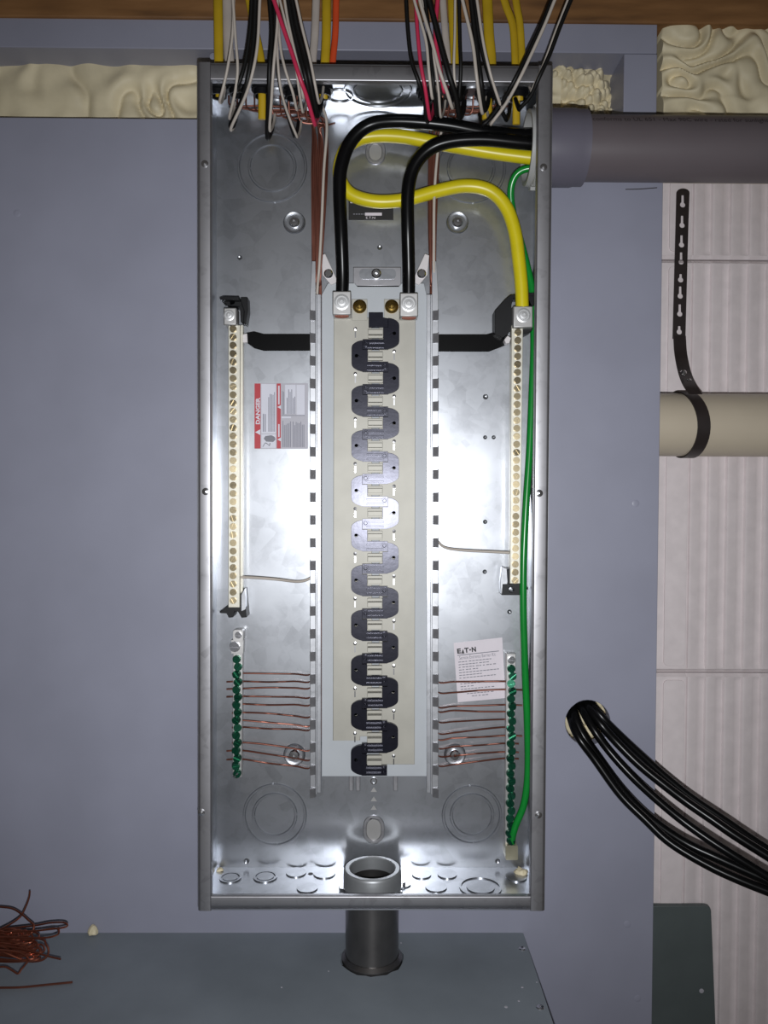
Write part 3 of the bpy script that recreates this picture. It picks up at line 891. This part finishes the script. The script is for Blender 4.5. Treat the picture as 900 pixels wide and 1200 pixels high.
lines(mb, 330.5, 333.5, 1.6, 454, 486, 8); lines(mb, 336, 346, 1.8, 455, 485, 14)
lines(mb, 331, 341.5, 1.8, 493, 524, 5); lines(mb, 343, 357, 1.8, 494, 524, 8)
mb.pxprism(R4(329.6, 486.6, 357.5, 487.3), B + .0003, B + .0006)
mb.build('fine_print', mat('faded_print', lin(128, 128, 140), 0.6), dl, smooth=0)
mb = MB()
mb.pxprism([(309, 514), (311, 511), (318, 510), (322, 512), (323, 515), (320, 518), (312, 517.5)], B + .0003, B + .00062)
mb.pxprism([(308, 524), (311, 519.5), (313, 520.5), (316, 523), (317, 519.5), (316, 519), (315.4, 521.6), (312.6, 519), (310.6, 518.6), (307.6, 523.4)], B + .0003, B + .00062)
mb.build('hand_symbol', INKGREY, dl, smooth=0)

st = flat([(531.5, 753.5), (588.5, 747), (592.5, 818), (536.5, 823)], 1, 'white_label', LABELWHITE, panel)
st['label'] = 'white printed label beside the right ground bar'
def sk(u, v):                              # label coordinates (0..1, 0..1) -> pixel
    a = (531.5 + 57 * u, 753.5 - 6.5 * u); b = (536.5 + 56 * u, 823 - 5 * u)
    return (a[0] + (b[0] - a[0]) * v, a[1] + (b[1] - a[1]) * v)
hs = B + .00036
rot = math.atan2(6.2, 57)
mb = MB()
x, y = sk(0.10, 0.145); text_on_wall(mb, 'E', x, y, 4.6, 6.0, hs + .0003, rot, 0.05)
x, y = sk(0.255, 0.145); text_on_wall(mb, 'T', x, y, 5.2, 6.0, hs + .0003, rot, 0.05)
x, y = sk(0.405, 0.145); text_on_wall(mb, 'N', x, y, 5.2, 6.0, hs + .0003, rot, 0.05)
x, y = sk(0.178, 0.18); mb.pxprism([(x - 1.9, y + 1.0), (x, y - 4.4), (x + 1.9, y + 1.0)], B + .0002, hs + .0003)
x, y = sk(0.330, 0.145); mb.pxprism(circ(x, y, 1.1, 8), B + .0002, hs + .0003)
mb.build('brand_lettering', INKBLACK, st, smooth=0)
mb = MB(); x, y = sk(0.47, 0.262); text_on_wall(mb, 'Service Entrance Barrier Kit', x, y, 43, 4.2, hs + .0003, rot); mb.build('title_lettering', INKGREY, st, smooth=0)
mb = MB()
for i, (v, a, b) in enumerate(((.215, .06, .95), (.33, .07, .85), (.375, .07, .72), (.42, .07, .92), (.465, .07, .5), (.51, .07, .93), (.555, .07, .58), (.60, .07, .88), (.70, .08, .9), (.745, .08, .4), (.79, .08, .86), (.87, .2, .8), (.915, .3, .7))):
    for c0 in range(int((b - a) * 14)):
        u0 = a + c0 / 14; u1 = u0 + (0.058 if random.random() > .2 else 0.04)
        if i == 0: u1 = u0 + 0.0714
        mb.pxprism([sk(u0, v - .006), sk(u1, v - .006), sk(u1, v + .007), sk(u0, v + .007)], B + .0002, hs + .0002)
mb.build('fine_print', INKGREY, st, smooth=0)

npl = flat(R4(408.5, 234, 461, 258), 1, 'nameplate', PLATEBLACK, panel)
npl['label'] = 'black nameplate under the yellow cable'
mb = MB()
mb.pxprism(R4(427.8, 249.2, 447.5, 252.6), B + .0002, B + .0006); mb.pxprism(R4(410.5, 235, 418, 238), B + .0002, B + .0006)
mb.build('white_strip', LABELWHITE, npl, smooth=0)
mb = MB(); text_on_wall(mb, 'E.T.N', 434.3, 255.1, 10.5, 2.6, B + .0007); mb.build('brand_lettering', LABELWHITE, npl, smooth=0)
mb = MB()
for x in range(414, 427, 3): mb.pxprism(R4(x, 250.3, x + 2, 251.4), B + .0002, B + .0006)
mb.build('fine_print', INKGREY, npl, smooth=0)

# ================================================================== PIPES
nip = thing('steel_conduit', 'dark steel conduit pipe running down from the panel bottom through the ledge', 'pipe', (PX, PY, ZL - 0.25))
P0 = (PX, PY, 0)
MB().lathe((PX, PY, ZL - 0.25), (0, 0, 1), [(0.0245, 0), (0.0293, 0), (0.0293, ZB - ZL + 0.25 + 0.010), (0.0245, ZB - ZL + 0.25 + 0.010)], 40, True).build('pipe', STEELPIPE, nip)
cr = [(0.0322, 0.0015), (0.0318, 0.0205), (0.0311, 0.0226), (0.0299, 0.0235), (0.0258, 0.0235), (0.0248, 0.0225), (0.0246, 0.0100), (0.0296, 0.0100), (0.0296, 0.0015)]
MB().lathe((PX, PY, ZB + T - 0.0012), (0, 0, 1), cr, 40, True).build('bushing', COUPL, nip)['label'] = 'grey rounded bushing inside the panel'
mb = MB()
for k in range(8):
    a = k * PI / 4 + 0.2
    mb.prism([(0.0315, -0.0055), (0.0365, -0.004), (0.0365, 0.004), (0.0315, 0.0055)], ZB + T - 0.0002, ZB + T + 0.0045,
             fn=lambda u, v, w: (PX + u * math.cos(a) - v * math.sin(a), PY + u * math.sin(a) + v * math.cos(a), w))
mb.lathe((PX, PY, ZB + T), (0, 0, 1), [(0.0322, 0), (0.0335, 0), (0.0335, 0.0042), (0.0322, 0.0042)], 32, True)
mb.build('locknut', CHROME, nip)
MB().lathe((PX, PY, ZL - 0.002), (0, 0, 1), [(0.0295, 0), (0.0335, 0), (0.0335, 0.004), (0.0300, 0.0075), (0.0295, 0.0075)], 32, True).build('collar', STEELPIPE, nip)

cond = thing('pvc_conduit', 'thick grey plastic conduit running right from the panel top corner', 'pipe', (XR, -0.052, cz - 0.04))
xe = at(683, 174, 0.052).x
MB().lathe((xe - 0.012, -0.052, cz), (1, 0, 0), [(0.0300, 0), (0.0338, 0), (0.0338, 0.36), (0.0300, 0.36)], 44, True).build('pipe', PVC, cond)
MB().lathe((XR + 0.0005, -0.052, cz), (1, 0, 0), [(0.0345, 0), (0.0398, 0), (0.0398, 0.030), (0.0388, 0.034), (0.0388, xe - XR), (0.0345, xe - XR)], 44, True).build('coupling', PVC2, cond)
mb = MB()
for k in range(10):
    a = 2 * PI * k / 10
    mb.prism([(0.0385, -0.0075), (0.0428, -0.006), (0.0428, 0.006), (0.0385, 0.0075)], XR - T - 0.0005, XR - T - 0.0110,
             fn=lambda u, v, w: (w, -0.052 + u * math.cos(a) - v * math.sin(a), cz + u * math.sin(a) + v * math.cos(a)))
mb.lathe((XR - T - 0.0004, -0.052, cz), (-1, 0, 0), [(0.0345, 0), (0.0400, 0), (0.0400, 0.0110), (0.0388, 0.0114), (0.0388, 0.0165), (0.0345, 0.0165)], 44, True)
mb.build('locknut', PVC3, cond, bevel=0.0004)
vs, fs = text_geo('conforms to UL 651 - Max 90C wire - rated for sunlight', 1.0)
xs = [v.x for v in vs]; ys = [v.y for v in vs]
k = 0.185 / (max(xs) - min(xs)); rr = 0.0340; out = []
for v in vs:
    u = (v.x - min(xs)) * k + xe + 0.003
    a = math.radians(35) + (v.y / (max(ys) - min(ys))) * 0.26
    out.append((u, -0.052 - rr * math.cos(a), cz + rr * math.sin(a)))
MB().add(out, fs).build('lettering', INKDARK, cond, smooth=0)

bp = at(840, 498, -0.056)
MB_ = MB().lathe((at(700, 498, -0.056).x, 0.058, bp.z), (1, 0, 0), [(0.0345, 0), (0.0385, 0), (0.0385, 0.5), (0.0345, 0.5)], 44, True)
tag(MB_.build('beige_pipe', BEIGE), 'beige plastic pipe running across the white foam wall at right', 'pipe')

# perforated hanger strap
hs_ = -0.088
strap = thing('pipe_hanger', 'dark perforated hanger strap looped around the beige pipe', 'strap', (at(800, 460, hs_).x, 0.08, bp.z - 0.04))
cxs = lambda y: 800.5 - 4.5 * (y - 222) / 170
keys = []
for y in (234, 258, 281, 301, 322, 341, 362, 383):
    x = cxs(y); k = []
    for i in range(9):
        a = math.radians(-60 + 300 * i / 8)
        k.append((x + 0.2 + 3.3 * math.sin(a + PI * 0.0 + math.radians(60) - PI * 0.0 - math.radians(120)) , y + 6 - 3.3 * math.cos(a + math.radians(60) - math.radians(120)) * -1))
    # plain keyhole: round bottom, narrow slot above
    pts = [(x + 3.3 * math.sin(t), y + 6 + 3.3 * math.cos(t)) for t in [math.radians(-150 + 300 * i / 10) for i in range(11)]]
    pts = [(x + 1.5, y - 5.5), (x - 1.5, y - 5.5)] + pts
    if y in (322, 383): pts = [(px_, max(py_, y - 1)) for px_, py_ in pts]
    keys.append(pts)
outl = [(794, 222), (807, 222)] 
top = [(cxs(222) + 7.6 * math.cos(a), 226 - 5 * math.sin(a)) for a in [PI * i / 8 for i in range(9)]]
outl = top + [(cxs(y) - 7.4, y) for y in (260, 300, 340, 397)] + [(cxs(y) + 7.4, y) for y in (397, 340, 300, 260)]
MB().pxprism(outl, hs_ - 0.0016, hs_, keys).build('perforated_band', HANGER, strap)
mb = MB().ribbon([at(796, 394, hs_), at(797.5, 415, hs_ + 0.006), at(802, 437, hs_ + 0.03), at(808, 452, hs_ + 0.058), at(815, 462, hs_ + 0.068)], 0.0078, 0.0016)
mb.build('bent_band', HANGER, strap)
x_r = at(825, 498, -0.018).x
mb = MB(); vs = []; fs = []; n = 40
for i in range(n):
    a = 2 * PI * i / n
    for r in (0.0389, 0.0407):
        for s_ in (-1, 1):
            sh = -0.006 * math.sin(a) * 0.6 - 0.008 * (1 - math.cos(a)) * 0.5 - 0.004 * math.sin(a)**2
            vs.append((x_r + s_ * 0.0075 + sh, 0.058 - r * math.cos(a), bp.z + r * math.sin(a)))
for i in range(n):
    a, b = 4 * i, 4 * ((i + 1) % n)
    fs += [(a, a+1, b+1, b), (a+2, b+2, b+3, a+3), (a, b, b+2, a+2), (a+1, a+3, b+3, b+1)]
mb.add(vs, fs).build('ring_band', HANGER, strap)
for px, py in ((800, 437), (806, 447)):
    MB().lathe(at(px, py, -0.045), (0, -1, 0), [(0.0034, 0), (0.0034, 0.004), (0.002, 0.0055), (0, 0.0055)], 10).build('hanger_bolt', CHROME, strap)

# ================================================================== WIRES
def W(pts): return [at(x, y, h / 1000) for x, y, h in pts]
def cable(name, label, cat, pts, r, m, group=None, n=10, sub=6, oval=None):
    return tag(MB().tube(W(pts), r, n, sub, oval).build(name, m, smooth=60), label, cat, group)

# feeders
cable('feeder_cable', 'thick black feeder cable looping over to the left main lug', 'cable',
      [(700, 158, 56), (640, 158, 56), (610, 159, 58), (570, 155, 62), (520, 146, 64), (465, 142, 62), (432, 147, 58), (411, 166, 55), (400, 195, 53), (398, 225, 50), (400, 275, 44), (401.5, 320, 34), (401, 346, 30)], 0.0073, BLACKCABLE, 'feeder cables', 14, 8)
cable('feeder_cable', 'thick black feeder cable dropping to the right main lug', 'cable',
      [(700, 170, 68), (640, 169, 68), (610, 167, 69), (565, 163, 69), (525, 166, 67), (500, 177, 63), (484, 198, 59), (478, 228, 55), (478, 270, 48), (479, 315, 36), (479, 348, 30)], 0.0073, BLACKCABLE, 'feeder cables', 14, 8)
cable('neutral_cable', 'thick yellow neutral cable looping back to the right neutral bar lug', 'cable',
      [(700, 187, 46), (640, 186, 46), (600, 182, 44), (560, 176, 42), (520, 169, 40), (470, 160, 38), (432, 160, 36), (409, 170, 34), (399, 190, 33), (399, 211, 32), (412, 228, 31), (440, 236, 31), (475, 234, 31), (512, 224, 31), (545, 218, 32), (573, 223, 33), (592, 241, 33), (603, 270, 33), (608, 305, 32), (611, 335, 31), (612, 362, 30)], 0.0074, YELLOW, None, 14, 8)
cable('grounding_cable', 'green grounding cable running down the right side to the lowest lug', 'cable',
      [(660, 199, 40), (625, 197, 38), (608, 202, 34), (599.5, 217, 28), (599.5, 240, 22), (606, 268, 17), (616, 305, 16), (624, 345, 18), (625.5, 400, 22), (623.5, 460, 24), (620.5, 530, 26), (616, 600, 28), (613.5, 660, 30), (613.3, 720, 30), (615.5, 790, 27), (618, 850, 24), (618.5, 905, 21), (614, 942, 20), (604, 968, 19), (599.8, 985, 15), (599.5, 998, 11)], 0.0040, GREEN, None, 12, 8)

# thin neutral pigtails
cable('pigtail_wire', 'thin white wire down the left copper bundle, out to the left neutral bar', 'wire',
      [(376, 120, 40), (383, 146, 38), (379.5, 200, 33), (377, 260, 31), (374, 315, 27), (372, 338, 18), (371, 380, 9), (371, 500, 7), (371, 665, 9), (364, 677, 10), (350, 681.5, 14), (325, 679, 22), (300, 677, 24), (277, 676, 22)], 0.0016, WHITEW, None, 8)
cable('pigtail_wire', 'thin white wire down the right copper bundle, out to the right neutral bar', 'wire',
      [(520, 140, 40), (513, 178, 37), (509, 230, 33), (508.5, 285, 31), (508.5, 315, 27), (509.5, 338, 18), (509.5, 380, 9), (509.5, 500, 7), (509.5, 622, 9), (514, 635, 10), (523, 642, 14), (545, 645, 20), (575, 646.5, 22), (602, 648, 22)], 0.0016, WHITEW, None, 8)

# bare copper grounds
ordn = ['topmost', 'second from top', 'third from top', 'fourth from top', 'fifth from top', 'middle', 'fifth from bottom', 'fourth from bottom', 'third from bottom', 'second from bottom', 'lowest']
LG = [(789, 790), (798.5, 798.5), (807, 806), (816, 817), (825, 826), (835, 840), (844, 850.5), (852, 855), (870, 879), (879.5, 890.5), (889.6, 899.6)]
random.seed(5)
for i, (ya, yb) in enumerate(LG):
    t = i / 10
    x_t = 365.5 + 18 * ((i * 4) % 11) / 10; hz = 9 + 5 * (i % 3)
    x_s = 268 + 10 * i
    xm = 366.5 + 9 * ((i * 4) % 11) / 10
    yt = 124 + 2.2 * i
    tip = 265.5 if i in (1, 2, 3, 9, 10) else 272
    cable('ground_wire', 'bare copper ground wire at left green-screwed bar, %s of eleven' % ordn[i], 'wire',
          [(x_s, 112, 40), (x_s + 4, yt, 24 + hz * .5), (x_s + 24 + 30 * (1 - t) * .5, yt + 3 * math.sin(i), 12 + hz), (x_t - 14 if x_s + 50 < x_t - 14 else x_t - 3, yt + 4, 12 + hz), (x_t, yt + 20, 8 + hz), (x_t, 200, 6 + hz), ((x_t + xm) / 2, 270, 5 + hz), (xm, 330, 4 + hz * .7), (xm + 1, 380, 6), (xm + 1, yb - 18, 6),
           (364, yb, 6), (345, yb + (ya - yb) * .2, 7.5), (315, yb + (ya - yb) * .6 + 1.0 * math.sin(i * 2.1), 9), (284, ya, 10), (tip, ya + 0.6, 9.5)], 0.00105, COPPERDARK, 'bare copper ground wires, left', 6, 5)
RG = [(799, 798.5), (811, 808), (828.5, 826), (833.7, 834), (845.6, 843), (859, 852), (866.6, 862), (876.7, 871), (885.5, 881), (897, 888.6)]
ordr = ordn[:5] + ['fifth from bottom', 'fourth from bottom', 'third from bottom', 'second from bottom', 'lowest']
for i, (yb, ya) in enumerate(RG):
    x_t = 500.5 + 11 * ((i * 3) % 10) / 9; hz = 9 + 5 * (i % 3)
    x_s = 600 - 9 * i
    xm = 504.5 + 5.5 * ((i * 3) % 10) / 9
    yt = 124 + 2.0 * i
    tip = 612 if i in (1, 2, 6) else (608 if i > 6 else 602)
    cable('ground_wire', 'bare copper ground wire at right green-screwed bar, %s of ten' % ordr[i], 'wire',
          [(x_s, 112, 40), (x_s - 4, yt, 24 + hz * .5), (x_s - 24 - i * 0.5 if x_s > 545 else 520, yt + 3 * math.sin(i), 12 + hz), (516, yt + 5, 12 + hz), (x_t + 4, yt + 22, 8 + hz), (x_t + 2, 200, 6 + hz), ((x_t + xm) / 2, 270, 5 + hz), (xm, 330, 4 + hz * .7), (xm, 380, 6), (xm, yb - 18, 6),
           (513, yb, 6), (532, yb + (ya - yb) * .2 + 1.2 * math.sin(i * 1.7), 7.5), (562, yb + (ya - yb) * .6, 9), (592, ya, 10), (tip, ya + 0.6, 9.5)], 0.00105, COPPERDARK, 'bare copper ground wires, right', 6, 5)

# sheathed cables that enter the top of the box ----------------------
def sheath(label, pts, wpx, m, h, inner=None, thick=0.55):
    r = wpx / 2 * mpp(h)
    P = [(pts[0][0] - (pts[1][0] - pts[0][0]) * 2.4, -330, h * 1000), (pts[0][0] - (pts[1][0] - pts[0][0]) * 1.6, -70, h * 1000)] + [(x, y, h * 1000) for x, y in pts]
    P += [(inner[0] if inner else pts[-1][0], 100, h * 1000), ((inner[0] if inner else pts[-1][0]) , inner[1] if inner else 108, h * 1000 - 4)]
    t = cable('sheathed_cable', label, 'cable', P, r, m, 'sheathed cables entering the panel top', 12, 5, oval=r * thick)
    return t
sheath('yellow sheathed cable farthest left at the panel top', [(255.5, 0), (256, 40), (256.5, 72)], 10.8, YELLOWNM, 0.048, (258, 114))
sheath('white sheathed cable right beside the farthest left yellow one', [(266, 0), (267, 40), (269, 72)], 11.5, WHITENM, 0.040, (274, 108))
sheath('yellow sheathed cable half hidden behind the leftmost black wires', [(292, 0), (300, 40), (306, 72)], 9, YELLOWNM, 0.050, (307, 140))
sheath('white sheathed cable left of the yellow and orange pair', [(370.5, 0), (369, 40), (366.5, 72)], 9, WHITENM, 0.040, (366, 108))
sheath('yellow sheathed cable touching the orange cable', [(382.5, 0), (382.5, 40), (381, 72)], 10.5, YELLOWNM, 0.050, (379, 116))
sheath('orange sheathed cable, the only orange one', [(394, 0), (393, 40), (390, 72)], 7.5, ORANGENM, 0.046, (389, 106))
sheath('white sheathed cable left of the middle yellow one', [(519, 0), (522, 40), (525.5, 74)], 8, WHITENM, 0.044, (527, 108))
sheath('yellow sheathed cable right of centre behind a white and a black wire', [(530, 0), (532, 40), (534, 74)], 11, YELLOWNM, 0.050, (537, 112))
sheath('yellow sheathed cable near right, left of the paired yellow cables', [(571, 0), (573, 40), (575.5, 74)], 12, YELLOWNM, 0.048, (571, 140))
sheath('yellow sheathed cable, left one of the close pair at right', [(591, 0), (601, 30), (604, 74)], 9, YELLOWNM, 0.046, (605, 146))
sheath('yellow sheathed cable, right one of the close pair at right', [(604.5, 0), (609.5, 30), (611.5, 74)], 8.5, YELLOWNM, 0.053, (609, 118))

# insulated conductors folded up out of the box ----------------------
def conductor(label, pts, wpx, m, dh=0.0, hook=(6, 16), start=118):
    r = wpx / 2 * mpp(0.11)
    yE = pts[-1][1]; P = []
    x0_, y0_ = pts[0]; x1_, y1_ = pts[1]
    k = (y0_ + 45) / max(8, (y1_ - y0_)) if y0_ < 20 else None
    if k is not None:
        dx_ = (x1_ - x0_) * min(k, 1.6)
        P += [(x0_ - dx_ * 1.9, -330, 100 + dh), (x0_ - dx_ * 1.6, -150, 118 + dh), (x0_ - dx_, y0_ - 45, 124 + dh)]
    for x, y in pts:
        if y <= 96: h = start - 8 * max(0, min(1, y / 90)) + dh
        else: h = start - 8 + dh - (y - 96) * 0.75
        P.append((x, y, h))
    xe_, ye_, he = P[-1]
    P += [(xe_ + hook[0] * .3, ye_ + 2.0, he - 9), (xe_ + hook[0] * .8, ye_ - 6, max(30, he - 26)), (xe_ + hook[0], ye_ - hook[1], max(26, he - 34))]
    return cable('insulated_wire', label, 'wire', P, r, m, 'loose wires folded up out of the panel', 7, 5)
C = conductor
C('white wire leaning left in front of the leftmost white cable', [(274, 0), (272.5, 40), (267, 78), (261, 105), (257.5, 118)], 3.4, WHITEW, 0)
C('white wire in front of the leftmost white cable, right one of two', [(273, 0), (276, 45), (278.5, 80), (275.5, 108), (269, 136)], 3.4, WHITEW, 3)
C('black wire, leftmost of all, curving left into the box', [(295, 0), (293, 35), (288, 70), (282, 92), (277, 104)], 5, BLACKW, 0)
C('black wire, second from left, beside a white wire', [(299.5, 0), (297.5, 45), (291, 90), (282, 122), (271, 146)], 6, BLACKW, 4)
C('white wire hugging the second black wire from left', [(304.5, 0), (302, 50), (296, 85), (287, 114), (271, 149)], 3.6, WHITEW, 7)
C('black wire third from left, going straight down', [(316, 0), (318.5, 40), (316, 80), (315, 115), (313.5, 158)], 6, BLACKW, 2)
C('white wire running straight down beside the third black wire', [(325, 0), (325, 30), (320.5, 80), (318, 120), (316, 150)], 3.6, WHITEW, 6)
C('white wire fanning right behind the red wire', [(325.5, 20), (329, 58), (335, 84), (343, 108), (347, 126)], 3.4, WHITEW, 1)
C('black wire fanning right behind the red wire', [(321, 0), (323, 50), (327, 95), (335, 128), (344, 157)], 4.2, BLACKW, -1)
C('white wire ending lowest near the left knockout ring', [(324, 40), (326.5, 85), (331, 113), (339, 138), (347, 158)], 3.2, WHITEW, 4)
C('red wire at upper left crossing in front of white wires', [(321, 0), (331, 30), (342, 62), (351, 90), (359, 112), (368, 143)], 5.2, REDW, 9)
C('white wire close behind the left red wire', [(328, 0), (335.5, 30), (344, 60), (349, 95), (354, 128)], 3.2, WHITEW, 0)
C('white wire just right of the left red wire', [(333.5, 0), (337.5, 25), (344, 55), (351, 85), (355, 112)], 3.4, WHITEW, 2)
C('black wire right of the left red wire, first of a thick pair', [(338, 0), (343, 30), (351, 62), (358.5, 92), (366, 128)], 6.2, BLACKW, 2)
C('black wire right of the left red wire, second of a thick pair', [(342.5, 0), (348, 30), (356.5, 62), (363, 92), (371, 132)], 6.2, BLACKW, 5)
C('white wire on the right edge of the thick black pair', [(347, 0), (354, 32), (363, 68), (369, 98), (373, 118)], 3.4, WHITEW, 8)
C('black wire at centre right bending under the black feeders', [(476, 0), (478, 35), (482, 70), (490, 94), (497, 115), (500, 140)], 5, BLACKW, 0)
C('red wire at centre right beside the bent black wire', [(487, 0), (489.5, 40), (493, 75), (498, 102), (503, 136)], 4.6, REDW, 4)
C('white wire right of the centre red wire, left one of two', [(485.5, 0), (492, 22), (499.5, 50), (502.5, 82), (506, 112)], 3.6, WHITEW, 8)
C('white wire right of the centre red wire, long slanting one', [(492, 0), (498, 22), (507, 52), (515, 82), (524, 108), (529, 124)], 4.2, WHITEW, 9)
C('white wire between two slanting black wires', [(497, 10), (504, 45), (510, 78), (514, 108), (516, 134)], 3.2, WHITEW, 2)
C('thin black wire between the two slanting white wires', [(498, 0), (502, 35), (505, 70), (508, 100), (511, 132)], 5, BLACKW, 3)
C('heavy black wire slanting right toward the copper', [(503, 0), (511, 32), (519, 62), (527, 90), (534, 112), (538, 135)], 6.8, BLACKW, 5)
C('red wire half hidden between black wires right of centre', [(513, 0), (510.5, 28), (511, 50), (514, 72), (520, 104)], 5.4, REDW, -3)
C('white wire straight down over the middle yellow cable', [(533.5, 0), (533, 40), (532, 80), (534.5, 110)], 3.2, WHITEW, 2)
C('black wire straight down right of the middle yellow cable', [(538, 0), (539, 50), (540, 80), (538.5, 112)], 4.6, BLACKW, 4)
C('white wire slanting down left of the right yellow cables', [(542, 0), (548, 25), (554.5, 55), (558, 85), (561, 108), (564.5, 130)], 4.2, WHITEW, 7)
C('black wire beside the slanting white wire, thick', [(552, 0), (556, 36), (560, 68), (564, 98), (567, 126)], 6.2, BLACKW, 2)
C('black wire curving right behind the tan wire', [(556, 0), (560, 36), (567, 68), (575, 95), (583, 120), (592, 138)], 5.2, BLACKW, 0)
C('tan white wire in front of the right yellow cable', [(559, 0), (566, 48), (574, 84), (582, 110), (587, 124)], 3.6, WHITEW, 4)
C('black wire sweeping far right, under its white partner', [(646.5, 0), (634, 30), (617.5, 65), (603, 94), (588, 120), (573, 140), (566, 146)], 4.8, BLACKW, 4, (-4, 12))
C('white wire sweeping far right on top of its black partner', [(650, 0), (638, 30), (622, 65), (607.5, 95), (592.5, 122), (577, 143)], 4.0, WHITEW, 7, (-6, 12))
C('black wire farthest right of all, slanting over the corner', [(669, 0), (656, 32), (644, 64), (632, 90), (622, 112), (610, 126)], 5, BLACKW, 5, (-6, 10))
C('short white wire beside the farthest right black wire', [(665.5, 0), (653, 32), (645, 54), (636, 78), (624, 104)], 3.2, WHITEW, 2, (-6, 10))

# wire clamps in the top knockouts
cl = None
for px, h in NM:
    if px == 392: continue
    c = Vector((topx(px, h), -h, ZT - T))
    if cl is None:
        cl = MB().lathe(c, (0, 0, -1), [(0.0072, 0.009), (0.0072, -0.004), (0.0096, -0.004), (0.0096, 0.0002), (0.0115, 0.0002), (0.0115, 0.0030), (0.0092, 0.0034), (0.0090, 0.009)], 16, True).build('cable_bushing', BLACKPL, panel)
        off_ = WLOC[cl.name] - c
    else: copy_to(cl, c + off_, panel)

# black cables out of the hole at right ------------------------------
cable('black_cable', 'black cable out of the round hole, lowest of the sagging bundle', 'cable',
      [(664, 822, -60), (668, 838, -10), (677, 862, 14), (698, 891, 24), (727, 931, 38), (756, 960, 52), (785, 987, 66), (828, 1013, 84), (871, 1033, 100), (930, 1056, 118)], 0.0050, BLACKCABLE, 'black cables from the hole', 12, 7)
cable('black_cable', 'black cable just above the lowest one in the sagging bundle', 'cable',
      [(670, 815, -60), (671.5, 832, -10), (681, 858, 9), (701, 888, 18), (730, 927, 30), (763, 960, 42), (802, 987, 56), (842, 1006, 72), (900, 1032, 92), (940, 1048, 104)], 0.0056, BLACKCABLE, 'black cables from the hole', 12, 7)
cable('black_cable', 'black cable in the middle of the sagging bundle', 'cable',
      [(676, 808, -60), (680, 826, -10), (694, 852, 14), (714, 880, 24), (741, 910, 38), (770, 937, 50), (799, 961, 62), (828, 982, 76), (862, 1004, 90), (930, 1046, 112)], 0.0048, BLACKCABLE, 'black cables from the hole', 12, 7)
cable('black_cable', 'black cable second from top in the sagging bundle', 'cable',
      [(684, 805, -60), (687, 824, -10), (702, 846, 12), (722, 869, 20), (748, 895, 32), (776, 918, 44), (805, 940, 56), (834, 960, 70), (866, 982, 84), (930, 1022, 108)], 0.0052, BLACKCABLE, 'black cables from the hole', 12, 7)
cable('black_cable', 'black cable topmost in the sagging bundle', 'cable',
      [(690, 805, -60), (693, 824, -10), (706, 841, 6), (729, 864, 8), (757, 890, 14), (783, 913, 22), (812, 936, 32), (846, 959, 44), (890, 989, 58), (940, 1020, 74)], 0.0046, BLACKCABLE, 'black cables from the hole', 12, 7)

# copper scrap on the ledge -------------------------------------------
tang = thing('copper_scrap', 'tangle of bare copper wire scraps on the ledge at far left', 'copper wire', (at(0, 1120, 0.06).x, -0.06, ZL))
def strand(pts, r=0.00105): MB().tube(W(pts), r, 6, 6).build('wire_strand', COPPER, tang)
strand([(35, 1044, 40), (34, 1052, 42), (30, 1063, 46), (24, 1074, 52), (12, 1083, 58), (-6, 1092, 60)])
strand([(-20, 1061, 40), (2, 1063, 44), (15, 1065, 48), (25, 1071, 52), (33, 1078, 56), (40, 1086, 60), (30, 1098, 66), (-10, 1104, 66)])
strand([(-10, 1090, 52), (38, 1085, 56), (58, 1081.5, 60), (74, 1081, 64), (79, 1084, 66), (74, 1087, 68), (50, 1090, 64), (20, 1093, 60), (-15, 1098, 56)])
strand([(0, 1092, 70), (40, 1091, 72), (64, 1088, 70), (69, 1091, 72), (66, 1096, 76), (50, 1099, 78), (10, 1098, 76), (-20, 1096, 76)])
strand([(-10, 1098, 78), (45, 1100, 82), (54, 1107, 88), (57, 1115, 92), (54, 1122, 96), (46, 1126, 98), (30, 1126, 98), (5, 1116, 96), (-12, 1110, 90)])
strand([(-10, 1106, 84), (20, 1111, 88), (40, 1116, 92), (58, 1121, 96), (71, 1124, 100)])
strand([(-12, 1135, 104), (5, 1133, 106), (14, 1137, 108), (21, 1141, 110), (25, 1136, 108), (30, 1130, 104), (33, 1124, 100), (22, 1116, 96), (-10, 1112, 96)])
random.seed(21)
for k in range(26):
    y = 1088 + random.random() * 30; hh = 50 + (y - 1083) * 1.1
    xr = 18 + random.random() * 34
    d = random.random() * 8 - 4
    strand([(-70, y + d, hh), (-30, y + random.uniform(-5, 5), hh + random.uniform(-8, 8)), (0, y + random.uniform(-5, 5), hh + random.uniform(-10, 10)), (xr * .6, y + random.uniform(-3, 3), hh + 3), (xr, y + random.uniform(-4, 4), hh), (xr + 4, y + 5, hh + 8), (xr - 8, y + 8, hh + 12), (0, y + 6 + d, hh + 8), (-60, y + d, hh + 8)])
lw = [atz(x, y, ZL + 0.0012) for x, y in ((-30, 1158), (0, 1157.5), (25, 1157), (55, 1154), (85, 1151))]
tag(MB().tube(lw, 0.0012, 6, 4).build('loose_wire', COPPERDARK), 'single loose copper wire lying on the ledge in front of the tangle', 'wire')
